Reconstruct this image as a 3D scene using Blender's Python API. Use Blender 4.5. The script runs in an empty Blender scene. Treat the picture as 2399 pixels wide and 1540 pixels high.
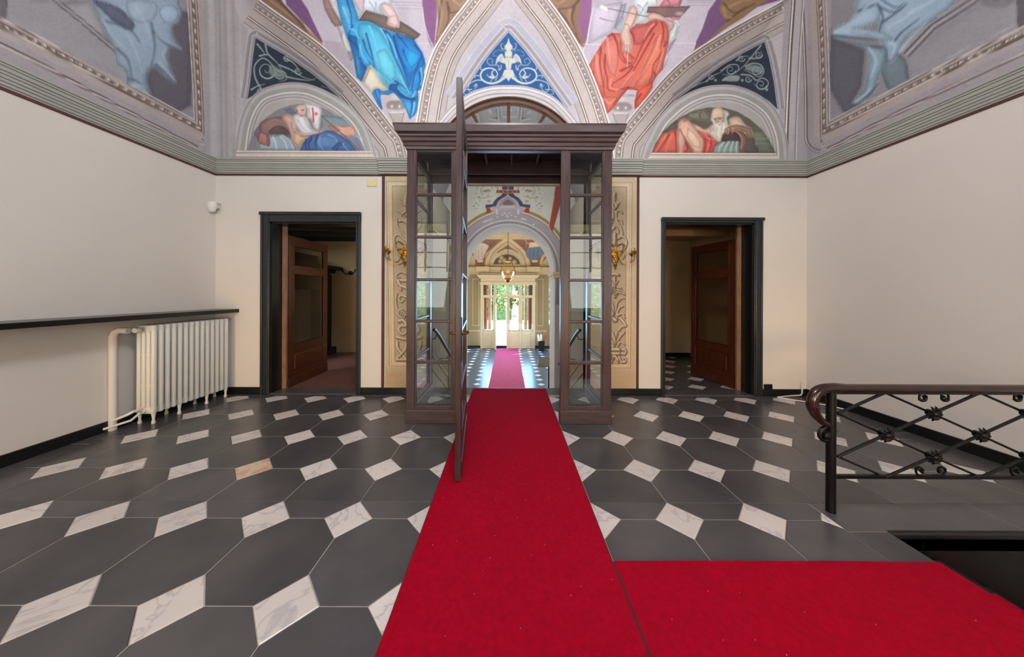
import bpy, bmesh, math, random
import numpy as np
from mathutils import Vector, Matrix
random.seed(7); rng = np.random.RandomState(3)
D = bpy.data; SC = bpy.context.scene; COL = SC.collection
# ---------------------------------------------------------------- camera, world, lights
F = 695.0; VX, VY = 1190.0, 685.0; H = 1.5; ROLL = 0.004
W_, H_ = 2399.0, 1540.0
cam = D.cameras.new('camera'); cam.sensor_width = 36; cam.lens = F / W_ * 36
cam.shift_x = (W_ / 2 - VX) / W_; cam.shift_y = (VY - H_ / 2) / W_
cam.clip_start = 0.05; cam.clip_end = 300
camo = D.objects.new('camera', cam); COL.objects.link(camo)
camo.matrix_world = Matrix.Translation((0, 0, H)) @ Matrix.Rotation(math.pi / 2, 4, 'X') @ Matrix.Rotation(ROLL, 4, 'Z')
SC.camera = camo
SC.view_settings.view_transform = 'Standard'; SC.view_settings.look = 'None'
SC.view_settings.gamma = 1; SC.view_settings.use_curve_mapping = False
SC.view_settings.exposure = 0.2
wd = D.worlds.new('sky'); SC.world = wd; wd.use_nodes = True
wn = wd.node_tree.nodes; wl = wd.node_tree.links; wn.clear()
wo = wn.new('ShaderNodeOutputWorld'); wb = wn.new('ShaderNodeBackground'); ws = wn.new('ShaderNodeTexSky')
ws.sky_type = 'NISHITA'; ws.sun_disc = False; ws.sun_elevation = math.radians(50); ws.sun_rotation = math.radians(200)
wl.new(ws.outputs[0], wb.inputs[0]); wl.new(wb.outputs[0], wo.inputs[0]); wb.inputs[1].default_value = 2.0
def area(loc, rot, sx, sy, power, col=(1, 1, 1), name='window_daylight', spread=math.pi):
    l = D.lights.new(name, 'AREA'); l.shape = 'RECTANGLE'; l.size = sx; l.size_y = sy; l.energy = power; l.color = col; l.spread = spread
    o = D.objects.new(name, l); COL.objects.link(o); o.location = loc; o.rotation_euler = rot; return o
R90 = math.pi / 2
# daylight through the three tall windows of the wall behind the camera
for wx in (-2.7, 0.0, 2.7):
    area((wx, -2.93, 2.3), (R90 + 0.5, 0, 0), 1.5, 2.9, 60, (0.90, 0.95, 1.0))
# unseen warm fill lights added low at the rear to warm the lower walls
for wx, yw in ((-3.3, 0.12), (-1.2, 0.10), (1.2, -0.10), (3.3, -0.12)): area((wx, -2.6, 0.9), (R90 - 0.06, 0, yw), 0.5, 0.6, 5.5, (1.0, 0.60, 0.24), 'warm_fill', spread=0.75)
fill_l = D.lights.new('ceiling_fill', 'POINT'); fill_l.energy = 265; fill_l.shadow_soft_size = 0.45; fill_l.color = (0.97, 0.97, 1.0)  # unseen fill light added above the camera to even walls and vault
fill_o = D.objects.new('ceiling_fill', fill_l); COL.objects.link(fill_o); fill_o.location = (0, 0.9, 4.9)
# fill added for stair hall, lower hall and side rooms; far door daylight
area((0, 4.66, 3.36), (R90 + 0.45, 0, 0), 2.0, 0.22, 40, (0.92, 0.94, 1.0), 'stair_hall_fill')  # unseen light added behind the vestibule roof for vault and arch
area((-3.3, 12.0, 0.6), (0, -R90, 0), 3.2, 4.5, 180, (1.0, 0.95, 0.84), 'hall_side_fill')  # fill added along the windowless side walls of the hall
area((3.3, 12.0, 0.6), (0, R90, 0), 3.2, 4.5, 180, (1.0, 0.95, 0.84), 'hall_side_fill')
area((0, 15.3, 0.6), (-R90 + 0.5, 0, 0), 2.6, 3.0, 300, (0.26, 0.60, 1.0), 'hall_door_daylight')
area((-1.75, 5.7, 1.9), (0, R90, 0), 1.4, 1.4, 15, (1.0, 0.9, 0.75), 'left_room_fill')  # fill added out of sight in the left room
area((1.75, 5.7, 1.9), (0, -R90, 0), 1.4, 1.4, 13, (1.0, 0.9, 0.75), 'right_room_fill')  # fill added out of sight in the right room
sn = D.lights.new('sun', 'SUN'); sn.energy = 14; sn.angle = 0.01; sn.color = (1, 0.95, 0.86)
sno = D.objects.new('sun', sn); COL.objects.link(sno); sno.rotation_euler = Vector((-0.55, -0.5, -0.9)).to_track_quat('-Z', 'Y').to_euler()
# ---------------------------------------------------------------- projection helpers (measuring only)
cR, sR = math.cos(ROLL), math.sin(ROLL)
def proj(P):
    Y = np.maximum(P[..., 1], 0.02); a = P[..., 0] / Y; b = (P[..., 2] - H) / Y
    return np.stack([VX + F * (a * cR + b * sR), VY - F * (b * cR - a * sR)], -1)
def ray(px, py):
    u = (px - VX) / F; v = (VY - py) / F
    return (u * cR - v * sR, 1.0, v * cR + u * sR)
def onY(px, py, Y):
    a, _, b = ray(px, py); return (a * Y, Y, H + b * Y)
# ---------------------------------------------------------------- object helpers
def link(o, parent=None):
    COL.objects.link(o)
    if parent is not None: o.parent = parent
    return o
def tag(o, label=None, cat=None, group=None, kind=None):
    if label: o['label'] = label
    if cat: o['category'] = cat
    if group: o['group'] = group
    if kind: o['kind'] = kind
    return o
def empty(name, loc=(0, 0, 0), rz=0, parent=None):
    o = D.objects.new(name, None); o.location = loc; o.rotation_euler = (0, 0, rz); o.empty_display_size = 0.1
    return link(o, parent)
class MB:
    def __init__(s): s.bm = bmesh.new()
    def box(s, x0, x1, y0, y1, z0, z1, bev=0):
        r = bmesh.ops.create_cube(s.bm, size=1); vs = r['verts']
        for v in vs: v.co = Vector(((x0 + x1) / 2 + v.co.x * (x1 - x0), (y0 + y1) / 2 + v.co.y * (y1 - y0), (z0 + z1) / 2 + v.co.z * (z1 - z0)))
        if bev:
            es = {e for v in vs for e in v.link_edges}
            bmesh.ops.bevel(s.bm, geom=list(es), offset=bev, segments=2, affect='EDGES', profile=0.5)
        return s
    def prism(s, pts, z0, z1, inset=0.0, drop=0.0):
        n = len(pts); a = [s.bm.verts.new((p[0], p[1], z0)) for p in pts]
        if inset:
            cx = sum(p[0] for p in pts) / n; cy = sum(p[1] for p in pts) / n
            m = [s.bm.verts.new((p[0], p[1], z1 - drop)) for p in pts]; b = []
            for p in pts:
                dx, dy = p[0] - cx, p[1] - cy; L = math.hypot(dx, dy) or 1
                b.append(s.bm.verts.new((p[0] - dx / L * inset, p[1] - dy / L * inset, z1)))
            rings = [a, m, b]
        else:
            b = [s.bm.verts.new((p[0], p[1], z1)) for p in pts]; rings = [a, b]
        for q, r in zip(rings, rings[1:]):
            for i in range(n): s.bm.faces.new((q[i], q[(i + 1) % n], r[(i + 1) % n], r[i]))
        s.bm.faces.new(b); s.bm.faces.new(a[::-1]); return s
    def hexa(s, p):      # 8 corners: bottom loop 4, top loop 4
        v = [s.bm.verts.new(q) for q in p]
        for f in ((0, 3, 2, 1), (4, 5, 6, 7), (0, 1, 5, 4), (1, 2, 6, 5), (2, 3, 7, 6), (3, 0, 4, 7)): s.bm.faces.new([v[i] for i in f])
        return s
    def tube(s, pts, r, n=8, caps=True, flat=1.0):
        pts = [Vector(p) for p in pts]; rings = []; N = len(pts)
        rad = r if isinstance(r, (list, tuple)) else [r] * N
        up = None
        for i, p in enumerate(pts):
            t = (pts[min(i + 1, N - 1)] - pts[max(i - 1, 0)]).normalized()
            if up is None: up = Vector((0, 0, 1)) if abs(t.z) < 0.9 else Vector((1, 0, 0))
            a = t.cross(up)
            if a.length < 1e-5: a = t.orthogonal()
            a.normalize(); b = a.cross(t).normalized(); up = b
            rings.append([s.bm.verts.new(p + (a * math.cos(2 * math.pi * k / n) + b * math.sin(2 * math.pi * k / n) * flat) * rad[i]) for k in range(n)])
        for q, w in zip(rings, rings[1:]):
            for k in range(n): s.bm.faces.new((q[k], q[(k + 1) % n], w[(k + 1) % n], w[k]))
        if caps: s.bm.faces.new(rings[0][::-1]); s.bm.faces.new(rings[-1])
        return s
    def lathe(s, prof, c=(0, 0, 0), n=20, axis='Z', sc=(1, 1)):
        rings = []
        for r, h in prof:
            r = max(r, 1e-4); ring = []
            for k in range(n):
                u, v = r * math.cos(2 * math.pi * k / n) * sc[0], r * math.sin(2 * math.pi * k / n) * sc[1]
                co = (c[0] + u, c[1] + v, c[2] + h) if axis == 'Z' else ((c[0] + u, c[1] + h, c[2] + v) if axis == 'Y' else (c[0] + h, c[1] + u, c[2] + v))
                ring.append(s.bm.verts.new(co))
            rings.append(ring)
        for q, w in zip(rings, rings[1:]):
            for k in range(n): s.bm.faces.new((q[k], q[(k + 1) % n], w[(k + 1) % n], w[k]))
        s.bm.faces.new(rings[0][::-1]); s.bm.faces.new(rings[-1]); return s
    def sweep(s, prof, path, closed=False):
        """prof: (out, z) pairs; path: [(x, y, nx, ny)] points with outward mitre vectors"""
        rings = [[s.bm.verts.new((x + nx * o, y + ny * o, z)) for o, z in prof] for x, y, nx, ny in path]
        for q, w in zip(rings, rings[1:]):
            for k in range(len(prof) - 1): s.bm.faces.new((q[k], w[k], w[k + 1], q[k + 1]))
        for e in (rings[0], rings[-1][::-1]): s.bm.faces.new(e)
        return s
    def build(s, name, mat, parent=None, smooth=False, loc=None, rot=None):
        bmesh.ops.recalc_face_normals(s.bm, faces=s.bm.faces[:])
        me = D.meshes.new(name); s.bm.to_mesh(me); s.bm.free()
        if mat: me.materials.append(mat)
        if smooth:
            me.polygons.foreach_set('use_smooth', [True] * len(me.polygons))
            if smooth == 'auto': me.set_sharp_from_angle(angle=math.radians(40))
        o = link(D.objects.new(name, me), parent)
        if loc: o.location = loc
        if rot: o.rotation_euler = rot
        return o
def copy(o, parent=None, loc=None, keep=False):
    c = o.copy(); COL.objects.link(c)
    if parent is not None: c.parent = parent
    if loc is not None: c.location = loc
    return c
def copy_tree(o, parent=None):
    c = copy(o, parent)
    for ch in list(o.children): copy_tree(ch, c)
    return c
# ---------------------------------------------------------------- materials
def s2l(c):
    return tuple(((x / 255.0) / 12.92 if x <= 10 else (((x / 255.0) + 0.055) / 1.055) ** 2.4) for x in c)
def mat(name, col, rough=0.6, metal=0.0, var=0.12, scale=6.0, bump=0.0, bscale=None, col2=None, spec=0.5, stretch=(1, 1, 1), objrand=0.0, detail=6, coat=0.0):
    m = D.materials.new(name); m.use_nodes = True; n = m.node_tree.nodes; l = m.node_tree.links
    b = n['Principled BSDF']; b.inputs['Roughness'].default_value = rough; b.inputs['Metallic'].default_value = metal
    b.inputs['Specular IOR Level'].default_value = spec; b.inputs['Coat Weight'].default_value = coat
    c = s2l(col); c2 = s2l(col2) if col2 else tuple(x * (1 - 2 * var) for x in c)
    tc = n.new('ShaderNodeTexCoord'); mp = n.new('ShaderNodeMapping'); mp.inputs['Scale'].default_value = stretch
    l.new(tc.outputs['Object'], mp.inputs[0])
    vec = mp.outputs[0]
    if objrand:
        oi = n.new('ShaderNodeObjectInfo'); va = n.new('ShaderNodeVectorMath'); va.operation = 'ADD'
        vs = n.new('ShaderNodeVectorMath'); vs.operation = 'SCALE'; vs.inputs[0].default_value = (37, 53, 71); l.new(oi.outputs['Random'], vs.inputs['Scale'])
        l.new(mp.outputs[0], va.inputs[0]); l.new(vs.outputs[0], va.inputs[1]); vec = va.outputs[0]
    nz = n.new('ShaderNodeTexNoise'); nz.inputs['Scale'].default_value = scale; nz.inputs['Detail'].default_value = detail; l.new(vec, nz.inputs['Vector'])
    cr = n.new('ShaderNodeValToRGB'); cr.color_ramp.elements[0].position = 0.3; cr.color_ramp.elements[1].position = 0.72
    cr.color_ramp.elements[0].color = (*c, 1); cr.color_ramp.elements[1].color = (*c2, 1); l.new(nz.outputs[0], cr.inputs[0])
    out = cr.outputs[0]
    if objrand:
        mr = n.new('ShaderNodeMapRange'); mr.inputs['To Min'].default_value = 1 - objrand; mr.inputs['To Max'].default_value = 1 + objrand * 0.6; l.new(oi.outputs['Random'], mr.inputs[0])
        vm = n.new('ShaderNodeVectorMath'); vm.operation = 'SCALE'; l.new(out, vm.inputs[0]); l.new(mr.outputs[0], vm.inputs['Scale']); out = vm.outputs[0]
    l.new(out, b.inputs['Base Color'])
    if bump:
        nb = n.new('ShaderNodeTexNoise'); nb.inputs['Scale'].default_value = bscale or scale * 6; nb.inputs['Detail'].default_value = 4; l.new(vec, nb.inputs['Vector'])
        bp = n.new('ShaderNodeBump'); bp.inputs['Strength'].default_value = bump; bp.inputs['Distance'].default_value = 0.004
        l.new(nb.outputs[0], bp.inputs['Height']); l.new(bp.outputs[0], b.inputs['Normal'])
    return m
def marble(name, base, vein, rough=0.2, objrand=0.1, scale=3.0, width=0.06):
    m = mat(name, base, rough, var=0.06, scale=2.5, objrand=objrand, bump=0.05, bscale=30)
    n = m.node_tree.nodes; l = m.node_tree.links; b = n['Principled BSDF']
    src = b.inputs['Base Color'].links[0].from_socket
    nz = n.new('ShaderNodeTexNoise'); nz.inputs['Scale'].default_value = scale; nz.inputs['Detail'].default_value = 8; nz.inputs['Distortion'].default_value = 1.6
    vec = [x for x in n if x.type == 'TEX_NOISE'][0].inputs['Vector'].links[0].from_socket
    l.new(vec, nz.inputs['Vector'])
    ab = n.new('ShaderNodeMath'); ab.operation = 'SUBTRACT'; ab.inputs[1].default_value = 0.5; l.new(nz.outputs[0], ab.inputs[0])
    a2 = n.new('ShaderNodeMath'); a2.operation = 'ABSOLUTE'; l.new(ab.outputs[0], a2.inputs[0])
    mr = n.new('ShaderNodeMapRange'); mr.inputs['From Max'].default_value = width; mr.inputs['To Min'].default_value = 0.75; mr.inputs['To Max'].default_value = 0.0; l.new(a2.outputs[0], mr.inputs[0])
    mx = n.new('ShaderNodeMix'); mx.data_type = 'RGBA'; l.new(mr.outputs[0], mx.inputs[0]); l.new(src, mx.inputs[6]); mx.inputs[7].default_value = (*s2l(vein), 1)
    l.new(mx.outputs[2], b.inputs['Base Color']); return m
def glass(name='pane_glass', tint=(0.93, 0.96, 0.95), k=1.3, rough=0.0):
    m = D.materials.new(name); m.use_nodes = True; n = m.node_tree.nodes; l = m.node_tree.links; n.clear()
    o = n.new('ShaderNodeOutputMaterial'); t = n.new('ShaderNodeBsdfTransparent'); g = n.new('ShaderNodeBsdfGlossy'); mx = n.new('ShaderNodeMixShader')
    fr = n.new('ShaderNodeFresnel'); fr.inputs[0].default_value = 1.5; mu = n.new('ShaderNodeMath'); mu.operation = 'MULTIPLY'; mu.use_clamp = True; mu.inputs[1].default_value = k
    tc = n.new('ShaderNodeTexCoord'); nz = n.new('ShaderNodeTexNoise'); nz.inputs['Scale'].default_value = 3; l.new(tc.outputs['Object'], nz.inputs['Vector'])
    bp = n.new('ShaderNodeBump'); bp.inputs['Strength'].default_value = 0.05; bp.inputs['Distance'].default_value = 0.01; l.new(nz.outputs[0], bp.inputs['Height']); l.new(bp.outputs[0], g.inputs['Normal'])
    t.inputs[0].default_value = (*tint, 1); g.inputs['Roughness'].default_value = rough; g.inputs[0].default_value = (1, 1, 1, 1)
    ge = n.new('ShaderNodeNewGeometry'); ba = n.new('ShaderNodeMath'); ba.operation = 'SUBTRACT'; ba.inputs[0].default_value = 1.0; l.new(ge.outputs['Backfacing'], ba.inputs[1])
    m2 = n.new('ShaderNodeMath'); m2.operation = 'MULTIPLY'; l.new(fr.outputs[0], mu.inputs[0]); l.new(mu.outputs[0], m2.inputs[0]); l.new(ba.outputs[0], m2.inputs[1]); l.new(m2.outputs[0], mx.inputs[0]); l.new(t.outputs[0], mx.inputs[1]); l.new(g.outputs[0], mx.inputs[2]); l.new(mx.outputs[0], o.inputs[0]); return m
def fresco_mat(name, amt=0.10, rough=0.75, gain=1.0):
    m = D.materials.new(name); m.use_nodes = True; n = m.node_tree.nodes; l = m.node_tree.links; b = n['Principled BSDF']; b.inputs['Roughness'].default_value = rough
    at = n.new('ShaderNodeAttribute'); at.attribute_name = 'Col'
    tc = n.new('ShaderNodeTexCoord'); nz = n.new('ShaderNodeTexNoise'); nz.inputs['Scale'].default_value = 4; nz.inputs['Detail'].default_value = 9; nz.inputs['Roughness'].default_value = 0.65; l.new(tc.outputs['Object'], nz.inputs['Vector'])
    mr = n.new('ShaderNodeMapRange'); mr.inputs['From Min'].default_value = 0.3; mr.inputs['From Max'].default_value = 0.7; mr.inputs['To Min'].default_value = gain * (1 - amt); mr.inputs['To Max'].default_value = gain * (1 + amt); l.new(nz.outputs[0], mr.inputs[0])
    vm = n.new('ShaderNodeVectorMath'); vm.operation = 'SCALE'; l.new(at.outputs['Color'], vm.inputs[0])
    n2 = n.new('ShaderNodeTexNoise'); n2.inputs['Scale'].default_value = 38; n2.inputs['Detail'].default_value = 5; n2.inputs['Distortion'].default_value = 1.2; l.new(tc.outputs['Object'], n2.inputs['Vector'])
    m2 = n.new('ShaderNodeMapRange'); m2.inputs['From Min'].default_value = 0.3; m2.inputs['From Max'].default_value = 0.7; m2.inputs['To Min'].default_value = 1 - amt; m2.inputs['To Max'].default_value = 1 + amt; l.new(n2.outputs[0], m2.inputs[0])
    mm = n.new('ShaderNodeMath'); mm.operation = 'MULTIPLY'; l.new(mr.outputs[0], mm.inputs[0]); l.new(m2.outputs[0], mm.inputs[1]); l.new(mm.outputs[0], vm.inputs['Scale']); l.new(vm.outputs[0], b.inputs['Base Color']); return m
M = {}
M['wall'] = mat('cream_plaster', (221, 214, 205), 0.85, var=0.03, scale=1.2, bump=0.08, bscale=60)
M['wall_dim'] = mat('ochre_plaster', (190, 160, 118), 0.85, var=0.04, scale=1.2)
M['dark'] = mat('black_stone', (70, 69, 71), 0.26, col2=(88, 85, 85), scale=2.2, objrand=0.16, bump=0.06, bscale=30, detail=9)
M['white'] = marble('white_marble', (222, 214, 207), (172, 168, 172), 0.25, 0.12, 2.6, 0.03)
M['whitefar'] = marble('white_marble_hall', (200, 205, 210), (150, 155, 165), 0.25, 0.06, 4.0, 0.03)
M['awning'] = mat('yellow_awning_cloth', (214, 206, 130), 0.8, var=0.05, scale=3)
M['tan_marble'] = marble('tan_marble', (216, 190, 164), (190, 150, 120), 0.25, 0.0, 2.6, 0.05)
M['grout'] = mat('grout', (176, 166, 152), 0.8, var=0.1, scale=8)
M['darkfar'] = mat('sky_tinted_stone', (62, 72, 84), 0.22, var=0.1, scale=3, bump=0.1, bscale=12)  # black stone with the blue of reflected sky tinted into its colour
M['base'] = mat('black_marble_skirting', (20, 23, 22), 0.3, var=0.2, scale=6)
M['jamb'] = marble('green_black_marble', (36, 40, 41), (50, 56, 56), 0.3, 0.0, 2.0, 0.01)
M['carpet'] = mat('red_carpet', (180, 2, 38), 0.95, col2=(158, 1, 32), scale=40, bump=0.9, bscale=420, spec=0.1)
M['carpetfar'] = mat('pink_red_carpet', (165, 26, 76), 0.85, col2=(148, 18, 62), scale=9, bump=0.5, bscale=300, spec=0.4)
M['hem'] = mat('carpet_hem', (120, 4, 20), 0.95, var=0.1, scale=60, bump=0.8, bscale=300)
M['wood'] = mat('dark_walnut', (80, 60, 59), 0.32, col2=(56, 41, 41), scale=5, stretch=(8, 8, 0.8), bump=0.15, bscale=30)
M['woodh'] = mat('dark_walnut_horizontal', (82, 61, 60), 0.32, col2=(56, 41, 41), scale=5, stretch=(0.8, 8, 8), bump=0.15, bscale=30)
M['doorwood'] = mat('red_brown_door_wood', (88, 42, 20), 0.35, col2=(58, 26, 13), scale=5, stretch=(8, 8, 0.7), bump=0.1, bscale=30)
M['edgewood'] = mat('pale_door_edge', (150, 112, 84), 0.6, var=0.2, scale=8, stretch=(4, 4, 0.6))
M['fanwood'] = mat('brown_fanlight_wood', (110, 74, 56), 0.4, var=0.15, scale=6)
M['iron'] = mat('black_iron', (22, 22, 24), 0.38, metal=0.5, var=0.2, scale=20, bump=0.2, bscale=60)
M['rail'] = mat('bronze_brown_rail', (62, 34, 30), 0.25, metal=0.4, col2=(36, 22, 22), scale=7, coat=0.4)
M['gold'] = mat('gilded_bronze', (190, 140, 40), 0.28, metal=0.9, col2=(120, 78, 20), scale=30)
M['goldpaint'] = mat('bright_gold', (225, 165, 20), 0.35, metal=0.6, col2=(190, 120, 10), scale=30)
M['brass'] = mat('brass', (150, 120, 70), 0.3, metal=0.9, var=0.2, scale=20)
M['radiator'] = mat('white_enamel', (222, 219, 208), 0.4, var=0.05, scale=4, bump=0.1, bscale=40)
M['plastic'] = mat('white_plastic', (225, 222, 212), 0.45, var=0.03, scale=4)
M['cream'] = mat('cream_plate', (226, 208, 160), 0.6, var=0.03, scale=4)
M['shelf'] = mat('shelf_top_stone', (70, 62, 58), 0.3, var=0.15, scale=5)
M['cornice'] = mat('sage_grey_stucco', (172, 172, 162), 0.75, var=0.06, scale=3)
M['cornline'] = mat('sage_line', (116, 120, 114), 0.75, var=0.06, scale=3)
M['redtrim'] = mat('oxblood_trim', (88, 50, 46), 0.6, var=0.15, scale=6)
M['grey'] = mat('plain_vault_plaster', (150, 146, 148), 0.85, var=0.05, scale=2)
M['stairwall'] = mat('beige_grey_stair_wall', (158, 148, 134), 0.8, var=0.08, scale=1.5)
M['stone'] = mat('grey_stair_stone', (110, 106, 102), 0.5, var=0.1, scale=4)
M['hall'] = mat('olive_beige_hall_wall', (150, 138, 108), 0.8, var=0.06, scale=1.5)
M['hallw'] = mat('cream_hall_stucco', (206, 186, 150), 0.8, var=0.05, scale=2)
M['whitepaint'] = mat('ivory_paint', (205, 190, 160), 0.45, var=0.04, scale=3)
M['glass'] = glass(); M['glassd'] = glass('dim_glass', (0.8, 0.78, 0.74), 1.2)
M['amber'] = glass('amber_glass', (1.0, 0.9, 0.68), 3.0, 0.05)
M['leaf'] = mat('tree_foliage', (120, 150, 60), 0.6, col2=(40, 74, 26), scale=3, detail=2)
M['leaf2'] = mat('dark_tree_foliage', (74, 112, 56), 0.6, col2=(24, 54, 30), scale=3, detail=2)
M['bark'] = mat('pale_bark', (200, 170, 140), 0.8, var=0.15, scale=4)
M['gravel'] = mat('sandy_gravel', (225, 205, 175), 0.9, col2=(190, 150, 110), scale=1.5)
M['orange'] = mat('orange_wood', (200, 110, 50), 0.5, var=0.1, scale=6)
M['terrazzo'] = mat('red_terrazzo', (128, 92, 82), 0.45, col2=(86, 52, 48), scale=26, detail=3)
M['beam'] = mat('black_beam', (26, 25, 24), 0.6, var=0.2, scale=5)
M['greypanel'] = mat('grey_green_cloth', (128, 124, 112), 0.8, var=0.08, scale=4)
M['paper'] = mat('white_paper', (235, 235, 235), 0.8, var=0.02, scale=4)
M['ink'] = mat('grey_ink', (110, 115, 125), 0.8, var=0.02, scale=4)
M['signg'] = mat('dark_green_sign', (44, 52, 24), 0.5, var=0.05, scale=4)
M['signy'] = mat('yellow_letter', (225, 215, 110), 0.5, var=0.02, scale=4)
M['umb'] = mat('white_umbrella_cloth', (225, 222, 218), 0.7, var=0.06, scale=9)
M['umbb'] = mat('brown_umbrella_cloth', (150, 84, 50), 0.7, var=0.1, scale=9)
M['chrome'] = mat('chrome', (200, 200, 205), 0.15, metal=1.0, var=0.02, scale=4)
M['bulb'] = glass('clear_bulb', (0.96, 0.95, 0.92), 3.0, 0.05)
M['white_tube'] = mat('white_cable', (215, 212, 205), 0.4, var=0.02, scale=4)
# ---------------------------------------------------------------- painter: frescoes as colour attributes on dense meshes
def Z(ox, oy, s, pts): return [(ox + x / s, oy + y / s) for x, y in pts]
def sm(pts, k=6, closed=False):
    P = np.array(pts, float); n = len(P)
    if n < 3: return P
    idx = range(n) if closed else range(n - 1); out = []
    for i in idx:
        p1, p2 = P[i % n], P[(i + 1) % n]
        p0 = P[(i - 1) % n] if closed or i > 0 else 2 * p1 - p2
        p3 = P[(i + 2) % n] if closed or i + 2 < n else 2 * p2 - p1
        for t in np.arange(k) / k:
            out.append(0.5 * ((2 * p1) + (-p0 + p2) * t + (2 * p0 - 5 * p1 + 4 * p2 - p3) * t * t + (-p0 + 3 * p1 - 3 * p2 + p3) * t ** 3))
    if not closed: out.append(P[-1])
    return np.array(out)
def polydist(Q, P, closed=False):
    """distance of points Q to polyline P, arc length along it, signed side"""
    n = len(P); best = np.full(len(Q), 1e9); arc = np.zeros(len(Q)); side = np.ones(len(Q)); acc = 0.0
    for i in range(n if closed else n - 1):
        a = P[i]; b = P[(i + 1) % n]; d = b - a; L2 = d @ d
        if L2 < 1e-12: continue
        t = np.clip(((Q - a) @ d) / L2, 0, 1); r = Q - (a + t[:, None] * d); dd = r[:, 0] ** 2 + r[:, 1] ** 2
        m = dd < best
        best[m] = dd[m]; arc[m] = acc + t[m] * math.sqrt(L2)
        cr = d[0] * (Q[:, 1] - a[1]) - d[1] * (Q[:, 0] - a[0]); side[m] = np.sign(cr[m]); acc += math.sqrt(L2)
    return np.sqrt(best), arc, side
def inside(Q, P):
    x, y = Q[:, 0], Q[:, 1]; c = np.zeros(len(Q), bool); n = len(P)
    for i in range(n):
        x0, y0 = P[i]; x1, y1 = P[(i + 1) % n]
        if y0 == y1: continue
        m = ((y0 > y) != (y1 > y)) & (x < (x1 - x0) * (y - y0) / (y1 - y0) + x0); c ^= m
    return c
class Paint:
    auto = 0
    def __init__(s, uv, base): s.uv = uv; s.c = np.tile(np.array(base, float), (len(uv), 1))
    def sel(s, P, pad):
        lo = P.min(0) - pad; hi = P.max(0) + pad; u = s.uv
        return np.nonzero((u[:, 0] > lo[0]) & (u[:, 0] < hi[0]) & (u[:, 1] > lo[1]) & (u[:, 1] < hi[1]))[0]
    def mix(s, i, col, a):
        a = a[:, None]; s.c[i] = s.c[i] * (1 - a) + np.array(col, float) * a
    def fill(s, P, col, soft=1.2, a=1.0, smooth=0, col2=None, g=None, k=6):
        P = sm(P, k, True) if smooth else np.array(P, float); i = s.sel(P, soft * 2)
        if not len(i): return
        Q = s.uv[i]; d = polydist(Q, P, True)[0]; d = np.where(inside(Q, P), d, -d)
        al = np.clip(d / (2 * soft) + 0.5, 0, 1) * a
        if col2 is not None:
            p0, p1 = np.array(g[0], float), np.array(g[1], float); v = p1 - p0; t = np.clip(((Q - p0) @ v) / (v @ v), 0, 1)[:, None]
            cc = np.array(col, float) * (1 - t) + np.array(col2, float) * t; s.c[i] = s.c[i] * (1 - al[:, None]) + cc * al[:, None]
        else: s.mix(i, col, al)
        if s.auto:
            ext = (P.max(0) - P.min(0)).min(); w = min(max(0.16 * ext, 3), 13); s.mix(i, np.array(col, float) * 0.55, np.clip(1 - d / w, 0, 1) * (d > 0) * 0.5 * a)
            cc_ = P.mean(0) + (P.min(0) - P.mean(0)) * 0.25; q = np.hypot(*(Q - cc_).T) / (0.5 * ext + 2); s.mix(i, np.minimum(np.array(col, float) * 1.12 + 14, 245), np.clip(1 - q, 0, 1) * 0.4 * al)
    def line(s, P, w, col, a=1.0, soft=0.8, smooth=1, w2=None, k=6):
        P = sm(P, k) if smooth and len(P) > 2 else np.array(P, float); i = s.sel(P, max(w, w2 or 0) + 2 * soft)
        if not len(i): return
        d, arc, _ = polydist(s.uv[i], P); ww = w
        if w2 is not None: L = arc.max() + 1e-6; ww = w + (w2 - w) * arc / L
        s.mix(i, col, np.clip((ww / 2 - d) / (2 * soft) + 0.5, 0, 1) * a)
    def blob(s, c, r, col, a=1.0, ry=None, ang=0):
        ry = ry or r; P = np.array([c], float); i = s.sel(P, max(r, ry) * 1.5)
        if not len(i): return
        q = s.uv[i] - P[0]; ca, sa = math.cos(ang), math.sin(ang); x = (q[:, 0] * ca + q[:, 1] * sa) / r; y = (-q[:, 0] * sa + q[:, 1] * ca) / ry
        s.mix(i, col, np.clip(1.25 - np.sqrt(x * x + y * y) * 1.25, 0, 1) ** 1 * a)
    def prof(s, P, stops, flip=1, bead=None, clip=None, smooth=True, scale=1.0):
        """moulding lines running beside polyline P; stops = (d0, d1, colour)"""
        P = sm(P, 8) if smooth else np.array(P, float); mx = max(abs(x[1]) for x in stops) * scale; i = s.sel(P, mx + 3)
        if not len(i): return
        Q = s.uv[i]; d, arc, side = polydist(Q, P); d = d * side * flip / scale
        e0 = (Q - P[0]) @ (P[0] - P[1]); e1 = (Q - P[-1]) @ (P[-1] - P[-2]); ok = ~(((e0 > 0) & (arc < 1e-6)) | ((e1 > 0) & (arc > arc.max() - 1e-6))); i = i[ok]; Q = Q[ok]; d = d[ok]; arc = arc[ok]
        if clip is not None: ok = inside(Q, np.array(clip, float)); i = i[ok]; d = d[ok]; arc = arc[ok]
        for d0, d1, col in stops:
            s.mix(i, col, np.clip(np.minimum(d - d0, d1 - d) / 1.2 + 0.5, 0, 1))
        if bead:
            for (dc, per, rw, rh, col, ph) in bead:
                q = ((arc / scale + ph) % per) - per / 2
                e = np.sqrt((q / rw) ** 2 + ((d - dc) / rh) ** 2); s.mix(i, col, np.clip((1 - e) * 2.5, 0, 1))
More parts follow.
